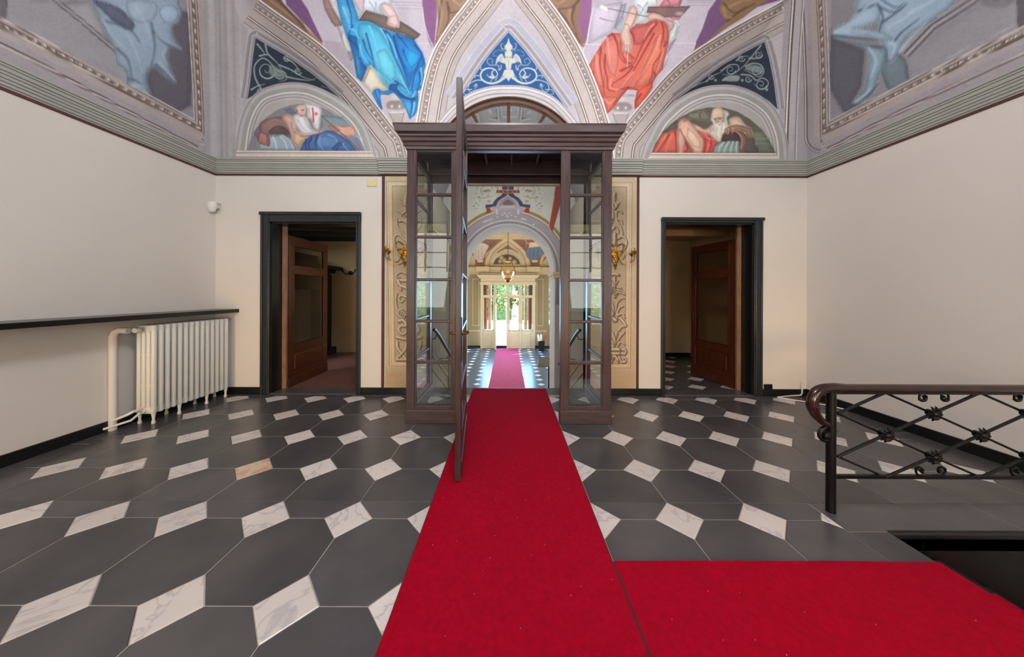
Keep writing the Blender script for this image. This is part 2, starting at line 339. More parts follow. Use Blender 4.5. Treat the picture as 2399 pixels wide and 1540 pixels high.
    def spiral(s, c, r, turns, a0, w, col, d=1, a=1.0):
        n = int(14 * turns) + 4; t = np.linspace(0, 1, n); th = a0 + d * 2 * math.pi * turns * t; rr = r * (1 - 0.85 * t)
        s.line(np.stack([c[0] + rr * np.cos(th), c[1] + rr * np.sin(th)], 1), w, col, a, smooth=0, w2=w * 0.5)
    def rgb(s, gain=1.0):
        c = np.clip(s.c / 255.0, 0, 1); return np.clip(np.where(c <= 0.04045, c / 12.92, ((c + 0.055) / 1.055) ** 2.4) * gain, 0, 1)
def grid_mesh(name, P, painter, m, parent, keep=None, flip=False):
    """P: (m, n, 3) grid of surface points; painter(uv) -> linear rgb; keep(uv_centre) -> bool per face"""
    a, b = P.shape[:2]; V = P.reshape(-1, 3); uv = proj(V)
    I = np.arange(a * b).reshape(a, b); f = np.stack([I[:-1, :-1], I[1:, :-1], I[1:, 1:], I[:-1, 1:]], -1).reshape(-1, 4)
    if flip: f = f[:, ::-1]
    if keep is not None: f = f[keep(uv[f].mean(1), V[f].mean(1))]
    used = np.unique(f); rm = np.full(a * b, -1); rm[used] = np.arange(len(used)); f = rm[f]; V = V[used]; uv = uv[used]
    me = D.meshes.new(name); me.vertices.add(len(V)); me.vertices.foreach_set('co', V.ravel().astype(np.float32))
    me.loops.add(f.size); me.loops.foreach_set('vertex_index', f.ravel().astype(np.int32)); me.polygons.add(len(f))
    me.polygons.foreach_set('loop_start', np.arange(0, f.size, 4, dtype=np.int32)); me.polygons.foreach_set('loop_total', np.full(len(f), 4, np.int32))
    me.polygons.foreach_set('use_smooth', np.ones(len(f), bool)); me.update(calc_edges=True)
    c = painter(uv, V); at = me.color_attributes.new('Col', 'FLOAT_COLOR', 'POINT'); at.data.foreach_set('color', np.concatenate([c, np.ones((len(c), 1))], 1).ravel().astype(np.float32))
    me.materials.append(m); return link(D.objects.new(name, me), parent)
zA = lambda p: Z(760, 0, 5.312, p)
zB = lambda p: Z(1370, 0, 5.311, p)
zC = lambda p: Z(560, 220, 7.056, p)
zD = lambda p: Z(1500, 220, 6.664, p)
z0 = lambda p: Z(0, 0, 3.666, p)
z2 = lambda p: Z(480, 0, 3.667, p)
z3 = lambda p: Z(860, 0, 3.666, p)
z4 = lambda p: Z(1420, 0, 3.667, p)
z5 = lambda p: Z(1840, 0, 3.5, p)
# boundaries of the three lunette caps on the cove (A) and of their arches on the wall (B), measured on the photograph
A_L = [(545, 372), (541, 300), (536, 200), (529, 100), (522, 0), (518, -80), (608, 0), (700, 66), (766, 117), (833, 186), (889, 254), (925, 300), (944, 325), (957, 372)]
B_L = [(549, 372), (552, 345), (560, 292), (578, 245), (603, 215), (635, 201), (671, 194), (705, 194), (739, 202), (793, 229), (834, 262), (858, 294), (874, 335), (884, 372)]
A_C = [(962, 372), (966, 330), (975, 286), (990, 200), (1013, 123), (1052, 58), (1097, 0), (1190, -122), (1286, 0), (1328, 58), (1365, 123), (1400, 205), (1427, 286), (1436, 330), (1440, 375)]
B_C = [(992, 372), (1000, 335), (1018, 296), (1046, 260), (1077, 232), (1110, 213), (1150, 202), (1190, 200), (1230, 202), (1270, 213), (1302, 230), (1330, 257), (1360, 295), (1380, 335), (1388, 372)]
A_R = [(1432, 375), (1440, 325), (1464, 290), (1524, 218), (1570, 167), (1622, 123), (1720, 62), (1834, 0), (1885, -60), (1884, 0), (1880, 60), (1876, 120), (1872, 200), (1868, 300), (1866, 380)]
B_R = [(1496, 380), (1506, 345), (1519, 318), (1543, 275), (1589, 232), (1638, 207), (1682, 199), (1728, 202), (1775, 221), (1815, 254), (1838, 300), (1846, 340), (1848, 380)]
W1, W2, W3 = (208, 200, 198), (184, 174, 170), (166, 158, 156)
DK, DB = (112, 100, 96), (92, 76, 70)
RIB = [(-1, 3, (214, 206, 203)), (3, 5, DK), (5, 9, W2), (9, 21, (136, 122, 116)), (21, 24, (205, 195, 188)), (24, 26, DK), (26, 45, (181, 171, 167)),
       (45, 47, DB), (47, 50, (206, 196, 190)), (50, 52, DB), (52, 63, (172, 163, 159)), (63, 65, (140, 130, 128))]
RIBB = [(15, 15, 6.4, 6, (166, 154, 148), 0), (16, 15, 2.2, 3.4, (222, 213, 205), 2), (13, 15, 1.6, 1.6, (214, 204, 196), 9)]
def folds(p, Zf, L, col, a=0.8, w=3.2, w2=1.0, soft=1.6):
    for q in L: p.line(Zf(q), w, col, a, soft, w2=w2)
def vault_paint(uv, V=None, gain=1.0):
    p = Paint(uv, (160, 154, 158))
    # --- left and right side panels -------------------------------------------------
    for Zf, field, edge, vert, line2 in (
        (z0, [(0, 250), (500, 500), (1000, 780), (1740, 1140), (1700, 600), (1660, -400), (-900, -400), (-900, -250)], [(-300, 20), (0, 195), (500, 445), (1000, 720), (1400, 930), (1775, 1150)], [(1775, 1150), (1770, 800), (1740, 400), (1715, 0), (1700, -300)], [(-300, 170), (0, 330), (600, 600), (1100, 850), (1500, 1040), (1800, 1190)]),
        (z5, [(345, 1060), (700, 880), (1200, 620), (1956, 270), (2600, -20), (2600, -400), (380, -400), (370, 500)], [(270, 1150), (700, 930), (1200, 680), (1956, 320), (2300, 150)], [(270, 1150), (268, 700), (252, 300), (235, 0), (220, -300)], None)):
        p.fill(Zf(field), (142, 140, 146), 2)
    p.fill(z0([(0, 0), (440, 0), (1000, 440), (1300, 860), (1740, 1120), (1000, 760), (0, 230)]), (154, 154, 158), 10, 0.8)
    p.fill(z5([(1600, 60), (1956, 0), (2300, 0), (2300, 60), (1956, 260), (1050, 700), (1010, 480)]), (150, 149, 154), 8, 0.8)
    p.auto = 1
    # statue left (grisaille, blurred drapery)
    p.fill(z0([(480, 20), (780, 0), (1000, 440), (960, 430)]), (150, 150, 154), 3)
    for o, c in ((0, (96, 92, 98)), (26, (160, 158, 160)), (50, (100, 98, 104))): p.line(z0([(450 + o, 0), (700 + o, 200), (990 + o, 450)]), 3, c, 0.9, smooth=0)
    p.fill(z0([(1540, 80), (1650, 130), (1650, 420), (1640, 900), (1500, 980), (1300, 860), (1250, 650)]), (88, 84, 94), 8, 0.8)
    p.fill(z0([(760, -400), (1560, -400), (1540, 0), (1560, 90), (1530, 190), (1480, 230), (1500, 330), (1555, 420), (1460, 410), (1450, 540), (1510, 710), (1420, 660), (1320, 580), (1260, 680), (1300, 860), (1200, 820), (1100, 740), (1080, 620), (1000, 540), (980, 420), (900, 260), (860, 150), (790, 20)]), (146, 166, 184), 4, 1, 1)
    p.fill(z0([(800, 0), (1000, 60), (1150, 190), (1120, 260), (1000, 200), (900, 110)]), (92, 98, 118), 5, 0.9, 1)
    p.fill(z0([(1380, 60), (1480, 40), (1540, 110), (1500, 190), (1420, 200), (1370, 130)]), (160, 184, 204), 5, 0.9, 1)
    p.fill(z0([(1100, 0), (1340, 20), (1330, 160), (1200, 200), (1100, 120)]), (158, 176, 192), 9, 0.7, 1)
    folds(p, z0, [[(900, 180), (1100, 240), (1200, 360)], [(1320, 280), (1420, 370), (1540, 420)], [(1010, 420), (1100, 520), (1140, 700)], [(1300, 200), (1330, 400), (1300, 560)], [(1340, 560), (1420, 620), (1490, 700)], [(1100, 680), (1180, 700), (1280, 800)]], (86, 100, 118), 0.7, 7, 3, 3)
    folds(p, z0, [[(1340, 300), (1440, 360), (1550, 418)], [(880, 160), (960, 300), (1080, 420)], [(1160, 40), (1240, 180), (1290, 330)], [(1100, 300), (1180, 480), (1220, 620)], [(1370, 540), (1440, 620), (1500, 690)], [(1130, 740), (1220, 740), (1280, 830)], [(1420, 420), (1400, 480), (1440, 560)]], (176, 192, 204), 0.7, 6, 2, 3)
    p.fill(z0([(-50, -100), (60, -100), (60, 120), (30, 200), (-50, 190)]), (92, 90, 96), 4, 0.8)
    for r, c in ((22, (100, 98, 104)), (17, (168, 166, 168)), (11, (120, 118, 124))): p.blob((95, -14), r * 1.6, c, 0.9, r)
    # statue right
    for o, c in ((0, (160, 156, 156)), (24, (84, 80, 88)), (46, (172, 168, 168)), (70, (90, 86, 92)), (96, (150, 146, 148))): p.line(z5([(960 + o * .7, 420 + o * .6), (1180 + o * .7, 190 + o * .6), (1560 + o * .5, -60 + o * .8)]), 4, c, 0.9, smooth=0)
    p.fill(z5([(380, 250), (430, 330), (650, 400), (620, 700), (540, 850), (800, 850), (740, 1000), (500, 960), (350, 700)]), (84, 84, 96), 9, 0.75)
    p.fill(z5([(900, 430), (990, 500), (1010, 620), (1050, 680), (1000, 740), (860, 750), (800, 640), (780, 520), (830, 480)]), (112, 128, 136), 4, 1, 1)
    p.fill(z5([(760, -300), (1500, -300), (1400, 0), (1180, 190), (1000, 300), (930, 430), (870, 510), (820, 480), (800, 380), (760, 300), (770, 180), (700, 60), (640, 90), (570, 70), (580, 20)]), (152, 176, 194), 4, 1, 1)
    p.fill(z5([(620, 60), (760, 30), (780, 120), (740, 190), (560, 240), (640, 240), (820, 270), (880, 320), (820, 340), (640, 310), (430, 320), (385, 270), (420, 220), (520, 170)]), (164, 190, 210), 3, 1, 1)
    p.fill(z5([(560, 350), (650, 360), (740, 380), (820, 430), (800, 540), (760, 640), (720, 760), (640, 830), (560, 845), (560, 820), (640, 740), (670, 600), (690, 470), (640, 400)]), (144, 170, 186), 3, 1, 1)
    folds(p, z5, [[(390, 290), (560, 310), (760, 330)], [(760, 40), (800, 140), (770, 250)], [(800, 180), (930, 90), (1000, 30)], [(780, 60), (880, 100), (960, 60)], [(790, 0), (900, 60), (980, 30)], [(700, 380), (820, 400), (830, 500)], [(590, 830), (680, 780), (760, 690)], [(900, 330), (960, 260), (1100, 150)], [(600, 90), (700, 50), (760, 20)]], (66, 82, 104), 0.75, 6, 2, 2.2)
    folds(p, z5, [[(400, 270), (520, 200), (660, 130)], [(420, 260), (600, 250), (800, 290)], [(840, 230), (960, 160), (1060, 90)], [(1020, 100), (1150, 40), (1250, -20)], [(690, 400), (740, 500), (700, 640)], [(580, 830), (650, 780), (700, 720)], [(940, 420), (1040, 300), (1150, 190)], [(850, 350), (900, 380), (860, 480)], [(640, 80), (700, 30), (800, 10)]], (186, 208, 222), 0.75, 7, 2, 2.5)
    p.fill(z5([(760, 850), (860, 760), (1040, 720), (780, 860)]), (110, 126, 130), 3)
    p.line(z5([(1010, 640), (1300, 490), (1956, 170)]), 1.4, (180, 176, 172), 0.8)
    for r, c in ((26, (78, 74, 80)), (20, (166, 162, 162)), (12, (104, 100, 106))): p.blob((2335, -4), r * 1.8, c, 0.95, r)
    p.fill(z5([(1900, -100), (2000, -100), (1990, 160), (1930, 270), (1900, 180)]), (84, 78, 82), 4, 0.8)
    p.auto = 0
    FR = [(20, 23, (196, 188, 182)), (18, 20, DK), (13, 18, (172, 162, 158)), (3, 13, (112, 100, 94)), (1, 3, (196, 186, 178)), (-1, 1, DB), (-16, -1, (170, 160, 156)), (-30, -16, (160, 154, 158)), (-33, -30, DB), (-36, -33, (188, 180, 176)), (-38, -36, DK)]
    fb = [(8, 24, 7, 3.4, (176, 164, 154), 0), (9, 24, 3, 2.2, (226, 216, 204), 4), (8, 24, 1.5, 1.5, (206, 196, 186), 14)]
    p.prof(z0([(1680, -300), (1690, 0), (1715, 400), (1740, 800), (1752, 1158), (1400, 975), (1000, 762), (500, 488), (0, 238), (-400, -40)]), FR, 1, fb, smooth=False)
    p.prof(z5([(245, -300), (255, 0), (270, 300), (285, 700), (288, 1122), (700, 905), (1200, 655), (1700, 424), (1956, 302), (2300, 130)]), FR, -1, fb, smooth=False)
    # --- pendentive fields between the ribs ----------------------------------------
    fieldL = sm(A_L[6:], 8).tolist() + sm(A_C[:7], 8).tolist() + [(1097, -200), (560, -200), (560, -30)]
    fieldR = sm(A_C[8:], 8).tolist() + sm(A_R[:8], 8).tolist() + [(1834, -200), (1286, -200)]
    base = (192, 184, 196)
    p.fill(fieldL, base, 1); p.fill(fieldR, base, 1)
    # left: brown atlas, purple hanging, pedestal
    p.fill(z2([(660, -200), (1500, -200), (880, 60), (930, 180), (1015, 360), (1000, 370), (880, 230), (700, 40)]), (112, 78, 116), 1.5)
    p.fill(z2([(830, -200), (1750, -200), (1750, 0), (1760, 400), (1300, 400), (1060, 420), (1015, 350), (940, 200), (885, 80), (830, 0)]), (186, 178, 190), 1.5)
    p.fill(z2([(1020, 350), (1240, 370), (1300, 700), (1240, 720), (1030, 440)]), (170, 160, 170), 2)
    p.fill(z2([(480, -200), (660, -200), (660, 0), (700, 60), (760, 120), (840, 190), (870, 250), (960, 320), (1020, 410), (900, 330), (700, 170), (480, 0)]), (124, 96, 78), 2.5, 1, 1)
    p.line(z2([(560, 0), (700, 110), (830, 210), (1000, 380)]), 5, (160, 128, 84), 0.8, 2)
    folds(p, z2, [[(600, -20), (720, 90), (880, 270)], [(640, 0), (760, 140), (860, 240)]], (74, 56, 56), 0.7, 5, 3, 2)
    p.fill(z3([(230, 0), (480, 0), (480, 80), (250, 60)]), (196, 188, 200), 1.5)
    for o in (20, 45, 70): p.line(z3([(235, o), (480, o + 4)]), 1.6, (150, 142, 158), 0.8)
    p.fill(z3([(470, -200), (600, -200), (600, 130), (585, 300), (572, 430), (535, 370), (500, 230), (475, 60)]), (136, 92, 132), 1.5, 1)
    p.fill(z3([(590, -200), (1000, -200), (860, 0), (780, 120), (700, 240), (572, 440), (580, 400), (610, 240), (600, 60)]), (146, 118, 98), 2, 1, 1)
    folds(p, z3, [[(640, 0), (620, 160), (590, 370)], [(700, 60), (720, 110), (800, 90)], [(690, 20), (700, 160), (650, 280)]], (96, 70, 62), 0.8, 5, 2, 2)
    folds(p, z3, [[(615, 0), (640, 120), (610, 300)], [(740, 0), (800, 40), (840, 0)]], (176, 150, 120), 0.7, 6, 2, 3)
    p.line(z3([(475, 60), (500, 230), (575, 430)]), 1.8, (216, 210, 220), 0.9)
    p.line(z3([(410, 375), (560, 372), (570, 440)]), 1.5, (214, 208, 218), 0.8, smooth=0)
    # right of the central cap
    p.fill(z3([(1400, -200), (1840, -200), (1840, 60), (1820, 200), (1835, 280), (1880, 360), (1845, 400), (1740, 260), (1640, 100), (1550, -20)]), (140, 110, 90), 2, 1, 1)
    folds(p, z3, [[(1820, 0), (1760, 60), (1640, 80)], [(1780, 60), (1760, 160), (1800, 300)], [(1640, 90), (1740, 210), (1830, 370)]], (92, 66, 58), 0.8, 6, 2, 2)
    folds(p, z3, [[(1740, 80), (1740, 180), (1790, 280)], [(1700, 0), (1640, 30), (1590, 10)]], (170, 146, 116), 0.7, 6, 2, 3)
    p.fill(z3([(1840, -200), (1960, -200), (1930, 0), (1930, 120), (1885, 370), (1835, 300), (1812, 200), (1830, 80)]), (142, 98, 138), 1.5)
    p.line(z3([(1935, 60), (1890, 330), (1848, 470)]), 1.8, (216, 210, 222), 0.9, smooth=0)
    p.line(z3([(1875, 378), (2010, 380)]), 1.5, (214, 208, 218), 0.8)
    # right: purple and brown beyond the painter figure
    p.fill(z4([(940, -200), (1700, -200), (1500, 0), (1300, 60), (1060, 220), (745, 455), (768, 370), (830, 240), (880, 90), (945, 0)]), (112, 80, 118), 1.5)
    p.fill(z4([(1000, -60), (1380, -60), (1390, 0), (1290, 60), (1180, 150), (1050, 230), (900, 330), (740, 455), (760, 420), (860, 360), (960, 260), (1040, 180), (1000, 140), (975, 80), (990, 20)]), (132, 104, 74), 2, 1, 1)
    folds(p, z4, [[(1010, 30), (1100, 110), (1200, 60)], [(1040, 180), (1150, 100), (1280, 30)]], (84, 64, 50), 0.8, 5, 2, 2)
    folds(p, z4, [[(1010, 70), (1030, 140), (1080, 150)], [(1060, 60), (1160, 10), (1240, 0)]], (172, 142, 98), 0.7, 6, 3, 3)
    for o in (4, 24, 44): p.line(z4([(700, o), (930, o)]), 1.6, (152, 146, 162), 0.8)
    p.line(z4([(590, 372), (770, 370), (735, 470)]), 1.6, (216, 210, 222), 0.9, smooth=0)
    p.line(z4([(520, 485), (710, 484)]), 1.5, (214, 208, 220), 0.8)
    p.fill(z4([(540, 480), (520, 560), (440, 640), (400, 780), (340, 800), (470, 600)]), (150, 144, 158), 3, 0.6)
    # volute consoles under both figures
    for Zf, vs, box in ((zA, [(840, 1325), (935, 1325)], [(800, 1400), (990, 1400), (960, 1540), (870, 1540)]), (zB, [(410, 1345), (510, 1345)], [(350, 1410), (545, 1410), (490, 1560), (400, 1560)])):
        p.fill(Zf([(box[0][0] - 90, 1180), (box[1][0] + 60, 1180), (box[1][0] + 90, 1560), (box[0][0] + 10, 1560)]), (192, 182, 180), 3, 0.8)
        p.fill(Zf(box), (176, 166, 164), 1.5); p.line(Zf(box[:2]), 2, (224, 216, 212)); p.line(Zf([box[0], box[3]]), 1.6, (128, 120, 120)); p.line(Zf([box[1], box[2]]), 1.6, (128, 120, 120))
        m_ = ((vs[0][0] + vs[1][0]) / 2, vs[0][1])
        p.fill(Zf([(m_[0] - 110, m_[1] - 40), (m_[0] - 60, m_[1] - 70), (m_[0] + 60, m_[1] - 70), (m_[0] + 120, m_[1] - 30), (m_[0] + 100, m_[1] + 30), (m_[0] - 90, m_[1] + 30)]), (132, 124, 124), 3, 0.85, 1)
        for v in vs:
            c = Zf([v])[0]; p.blob(c, 7.5, (212, 204, 200), 1, 8.5); p.line([(c[0] + 4 * math.cos(t), c[1] + 5.5 * math.sin(t)) for t in np.linspace(0, 6.3, 14)], 1.3, (116, 108, 108), smooth=0)
        p.blob(Zf([(m_[0], m_[1] - 110)])[0], 12, (206, 198, 194), 0.9, 8)
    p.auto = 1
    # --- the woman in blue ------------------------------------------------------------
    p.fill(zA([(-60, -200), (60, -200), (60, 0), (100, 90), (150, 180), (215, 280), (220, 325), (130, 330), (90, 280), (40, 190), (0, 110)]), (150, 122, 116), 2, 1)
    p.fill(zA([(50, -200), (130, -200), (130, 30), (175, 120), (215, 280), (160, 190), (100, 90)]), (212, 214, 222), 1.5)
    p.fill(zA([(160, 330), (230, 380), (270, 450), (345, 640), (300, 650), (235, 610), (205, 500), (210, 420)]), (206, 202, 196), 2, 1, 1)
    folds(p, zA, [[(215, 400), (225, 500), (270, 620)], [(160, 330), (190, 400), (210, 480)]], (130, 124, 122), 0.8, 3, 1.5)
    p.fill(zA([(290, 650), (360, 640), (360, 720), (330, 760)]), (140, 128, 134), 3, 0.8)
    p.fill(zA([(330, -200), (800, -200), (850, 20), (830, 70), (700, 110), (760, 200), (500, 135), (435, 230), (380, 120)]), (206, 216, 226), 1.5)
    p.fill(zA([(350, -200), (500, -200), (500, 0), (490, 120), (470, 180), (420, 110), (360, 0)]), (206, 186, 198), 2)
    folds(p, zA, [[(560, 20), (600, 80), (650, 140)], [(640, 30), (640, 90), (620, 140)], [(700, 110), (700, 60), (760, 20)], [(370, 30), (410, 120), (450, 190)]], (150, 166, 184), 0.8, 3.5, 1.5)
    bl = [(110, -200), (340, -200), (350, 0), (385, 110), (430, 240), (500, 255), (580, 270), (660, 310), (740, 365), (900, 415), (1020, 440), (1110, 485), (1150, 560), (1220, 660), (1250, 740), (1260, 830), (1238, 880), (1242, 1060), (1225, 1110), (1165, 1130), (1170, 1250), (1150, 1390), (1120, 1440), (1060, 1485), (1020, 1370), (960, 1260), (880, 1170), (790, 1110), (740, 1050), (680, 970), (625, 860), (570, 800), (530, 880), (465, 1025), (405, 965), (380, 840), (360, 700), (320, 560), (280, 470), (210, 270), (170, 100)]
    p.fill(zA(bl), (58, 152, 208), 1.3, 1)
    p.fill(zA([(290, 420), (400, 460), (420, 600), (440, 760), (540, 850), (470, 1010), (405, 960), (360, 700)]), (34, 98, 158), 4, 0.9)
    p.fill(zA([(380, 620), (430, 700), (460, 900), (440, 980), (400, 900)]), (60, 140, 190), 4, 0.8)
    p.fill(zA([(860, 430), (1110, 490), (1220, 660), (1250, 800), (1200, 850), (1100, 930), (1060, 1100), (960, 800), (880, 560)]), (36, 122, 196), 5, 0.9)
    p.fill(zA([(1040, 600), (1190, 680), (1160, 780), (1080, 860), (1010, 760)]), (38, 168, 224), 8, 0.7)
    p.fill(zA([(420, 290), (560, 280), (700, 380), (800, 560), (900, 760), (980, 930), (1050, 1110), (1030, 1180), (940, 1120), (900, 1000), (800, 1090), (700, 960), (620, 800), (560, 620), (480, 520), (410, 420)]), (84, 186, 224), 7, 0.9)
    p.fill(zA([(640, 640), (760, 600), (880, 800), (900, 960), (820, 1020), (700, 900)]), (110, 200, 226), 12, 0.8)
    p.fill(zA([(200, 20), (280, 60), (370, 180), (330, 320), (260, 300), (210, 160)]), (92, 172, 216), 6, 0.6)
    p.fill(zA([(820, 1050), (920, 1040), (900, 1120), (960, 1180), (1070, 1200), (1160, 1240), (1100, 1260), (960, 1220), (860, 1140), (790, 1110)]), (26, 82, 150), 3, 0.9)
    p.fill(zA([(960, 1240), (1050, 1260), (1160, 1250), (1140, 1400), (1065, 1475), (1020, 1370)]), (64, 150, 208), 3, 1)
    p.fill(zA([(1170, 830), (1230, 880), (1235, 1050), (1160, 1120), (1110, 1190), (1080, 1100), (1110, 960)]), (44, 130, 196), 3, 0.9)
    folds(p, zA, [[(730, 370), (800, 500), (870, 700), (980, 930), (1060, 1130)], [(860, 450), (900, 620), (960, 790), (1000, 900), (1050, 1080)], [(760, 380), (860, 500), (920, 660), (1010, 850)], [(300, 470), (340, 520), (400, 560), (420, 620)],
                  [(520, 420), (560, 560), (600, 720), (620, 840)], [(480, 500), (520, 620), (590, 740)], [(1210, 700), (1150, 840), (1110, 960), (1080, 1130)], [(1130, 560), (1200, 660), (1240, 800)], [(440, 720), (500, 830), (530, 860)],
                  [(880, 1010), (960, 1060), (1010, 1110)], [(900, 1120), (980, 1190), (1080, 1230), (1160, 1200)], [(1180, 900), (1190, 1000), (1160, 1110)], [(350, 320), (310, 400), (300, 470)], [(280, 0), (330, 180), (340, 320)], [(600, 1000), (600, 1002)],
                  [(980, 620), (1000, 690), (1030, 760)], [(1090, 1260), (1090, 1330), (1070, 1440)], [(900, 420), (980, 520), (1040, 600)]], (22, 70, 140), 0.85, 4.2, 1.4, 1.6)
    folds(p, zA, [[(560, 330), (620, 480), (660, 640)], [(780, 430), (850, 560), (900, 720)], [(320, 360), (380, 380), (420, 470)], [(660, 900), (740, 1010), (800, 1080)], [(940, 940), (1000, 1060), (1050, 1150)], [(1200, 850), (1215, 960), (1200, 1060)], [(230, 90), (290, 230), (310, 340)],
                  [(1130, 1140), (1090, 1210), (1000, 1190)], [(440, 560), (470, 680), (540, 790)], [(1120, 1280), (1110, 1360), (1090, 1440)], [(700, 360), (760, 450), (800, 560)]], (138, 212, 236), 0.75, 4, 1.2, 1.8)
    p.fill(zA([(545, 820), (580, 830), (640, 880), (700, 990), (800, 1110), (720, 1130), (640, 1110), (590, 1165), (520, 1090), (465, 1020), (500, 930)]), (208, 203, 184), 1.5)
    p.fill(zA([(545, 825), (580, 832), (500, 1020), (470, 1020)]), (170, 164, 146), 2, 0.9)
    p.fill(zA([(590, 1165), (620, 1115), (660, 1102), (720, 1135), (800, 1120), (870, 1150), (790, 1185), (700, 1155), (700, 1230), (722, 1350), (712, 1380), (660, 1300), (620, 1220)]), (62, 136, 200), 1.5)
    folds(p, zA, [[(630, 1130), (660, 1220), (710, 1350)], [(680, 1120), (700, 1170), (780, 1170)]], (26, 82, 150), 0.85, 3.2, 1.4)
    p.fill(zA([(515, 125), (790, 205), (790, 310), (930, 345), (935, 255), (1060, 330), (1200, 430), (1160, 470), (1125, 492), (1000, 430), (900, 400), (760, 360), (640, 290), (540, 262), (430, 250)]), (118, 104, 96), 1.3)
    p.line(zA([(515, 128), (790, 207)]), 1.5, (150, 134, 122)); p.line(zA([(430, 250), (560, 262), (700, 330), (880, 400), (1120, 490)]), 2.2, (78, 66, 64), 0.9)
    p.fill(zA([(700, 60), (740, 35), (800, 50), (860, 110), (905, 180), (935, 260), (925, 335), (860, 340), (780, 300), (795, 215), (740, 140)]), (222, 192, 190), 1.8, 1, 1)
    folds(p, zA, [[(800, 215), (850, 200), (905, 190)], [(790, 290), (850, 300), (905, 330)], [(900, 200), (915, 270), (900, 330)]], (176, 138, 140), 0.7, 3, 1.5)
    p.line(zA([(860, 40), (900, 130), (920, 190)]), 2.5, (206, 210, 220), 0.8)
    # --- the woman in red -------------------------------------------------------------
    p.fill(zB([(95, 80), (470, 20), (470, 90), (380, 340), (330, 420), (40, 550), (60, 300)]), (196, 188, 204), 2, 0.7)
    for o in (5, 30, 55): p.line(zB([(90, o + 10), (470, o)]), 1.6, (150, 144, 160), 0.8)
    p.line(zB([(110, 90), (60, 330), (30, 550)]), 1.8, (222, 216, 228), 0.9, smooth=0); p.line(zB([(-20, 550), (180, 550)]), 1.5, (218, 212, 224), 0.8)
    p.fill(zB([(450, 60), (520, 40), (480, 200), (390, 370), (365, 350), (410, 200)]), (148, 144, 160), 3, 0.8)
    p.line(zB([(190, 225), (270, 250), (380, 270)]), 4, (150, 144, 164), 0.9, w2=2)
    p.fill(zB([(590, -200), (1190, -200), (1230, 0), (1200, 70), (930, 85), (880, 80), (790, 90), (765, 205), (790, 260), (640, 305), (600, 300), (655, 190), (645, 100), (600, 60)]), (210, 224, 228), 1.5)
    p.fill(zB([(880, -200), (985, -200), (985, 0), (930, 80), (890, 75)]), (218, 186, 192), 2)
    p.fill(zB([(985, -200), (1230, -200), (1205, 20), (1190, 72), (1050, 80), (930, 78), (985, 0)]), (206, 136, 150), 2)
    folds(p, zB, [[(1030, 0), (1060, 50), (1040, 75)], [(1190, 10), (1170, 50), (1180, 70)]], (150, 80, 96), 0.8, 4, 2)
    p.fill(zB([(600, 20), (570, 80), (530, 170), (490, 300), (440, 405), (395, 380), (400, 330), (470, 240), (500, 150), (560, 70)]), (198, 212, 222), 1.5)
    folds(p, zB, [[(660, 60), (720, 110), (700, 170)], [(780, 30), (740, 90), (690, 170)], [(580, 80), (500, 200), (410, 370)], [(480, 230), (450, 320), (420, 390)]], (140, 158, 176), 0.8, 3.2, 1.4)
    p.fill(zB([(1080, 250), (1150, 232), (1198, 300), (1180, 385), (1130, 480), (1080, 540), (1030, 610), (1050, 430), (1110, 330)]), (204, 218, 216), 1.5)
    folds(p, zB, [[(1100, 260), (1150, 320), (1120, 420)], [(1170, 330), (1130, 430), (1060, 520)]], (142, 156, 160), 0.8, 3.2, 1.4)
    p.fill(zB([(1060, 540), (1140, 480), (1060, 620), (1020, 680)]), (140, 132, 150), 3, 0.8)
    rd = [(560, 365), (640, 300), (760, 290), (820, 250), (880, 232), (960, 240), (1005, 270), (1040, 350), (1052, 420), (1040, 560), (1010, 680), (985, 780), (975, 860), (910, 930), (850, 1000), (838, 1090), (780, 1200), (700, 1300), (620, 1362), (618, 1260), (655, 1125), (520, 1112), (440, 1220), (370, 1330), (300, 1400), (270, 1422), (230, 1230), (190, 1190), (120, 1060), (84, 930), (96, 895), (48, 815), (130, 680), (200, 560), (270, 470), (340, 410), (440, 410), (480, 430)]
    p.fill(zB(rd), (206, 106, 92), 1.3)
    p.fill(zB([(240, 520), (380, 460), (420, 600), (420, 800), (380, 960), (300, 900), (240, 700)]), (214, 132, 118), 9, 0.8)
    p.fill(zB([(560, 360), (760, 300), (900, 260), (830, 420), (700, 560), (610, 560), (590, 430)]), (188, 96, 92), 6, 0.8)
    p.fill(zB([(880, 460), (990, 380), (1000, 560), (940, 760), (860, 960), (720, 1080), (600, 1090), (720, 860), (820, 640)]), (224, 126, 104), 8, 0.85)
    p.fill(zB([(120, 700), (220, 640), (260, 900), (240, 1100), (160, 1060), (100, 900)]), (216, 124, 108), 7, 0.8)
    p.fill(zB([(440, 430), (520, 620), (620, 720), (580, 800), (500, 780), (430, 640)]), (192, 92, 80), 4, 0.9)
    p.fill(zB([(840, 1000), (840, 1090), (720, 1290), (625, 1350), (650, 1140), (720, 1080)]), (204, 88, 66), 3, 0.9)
    p.fill(zB([(240, 1200), (420, 1200), (320, 1370), (275, 1410)]), (210, 110, 94), 4, 0.9)
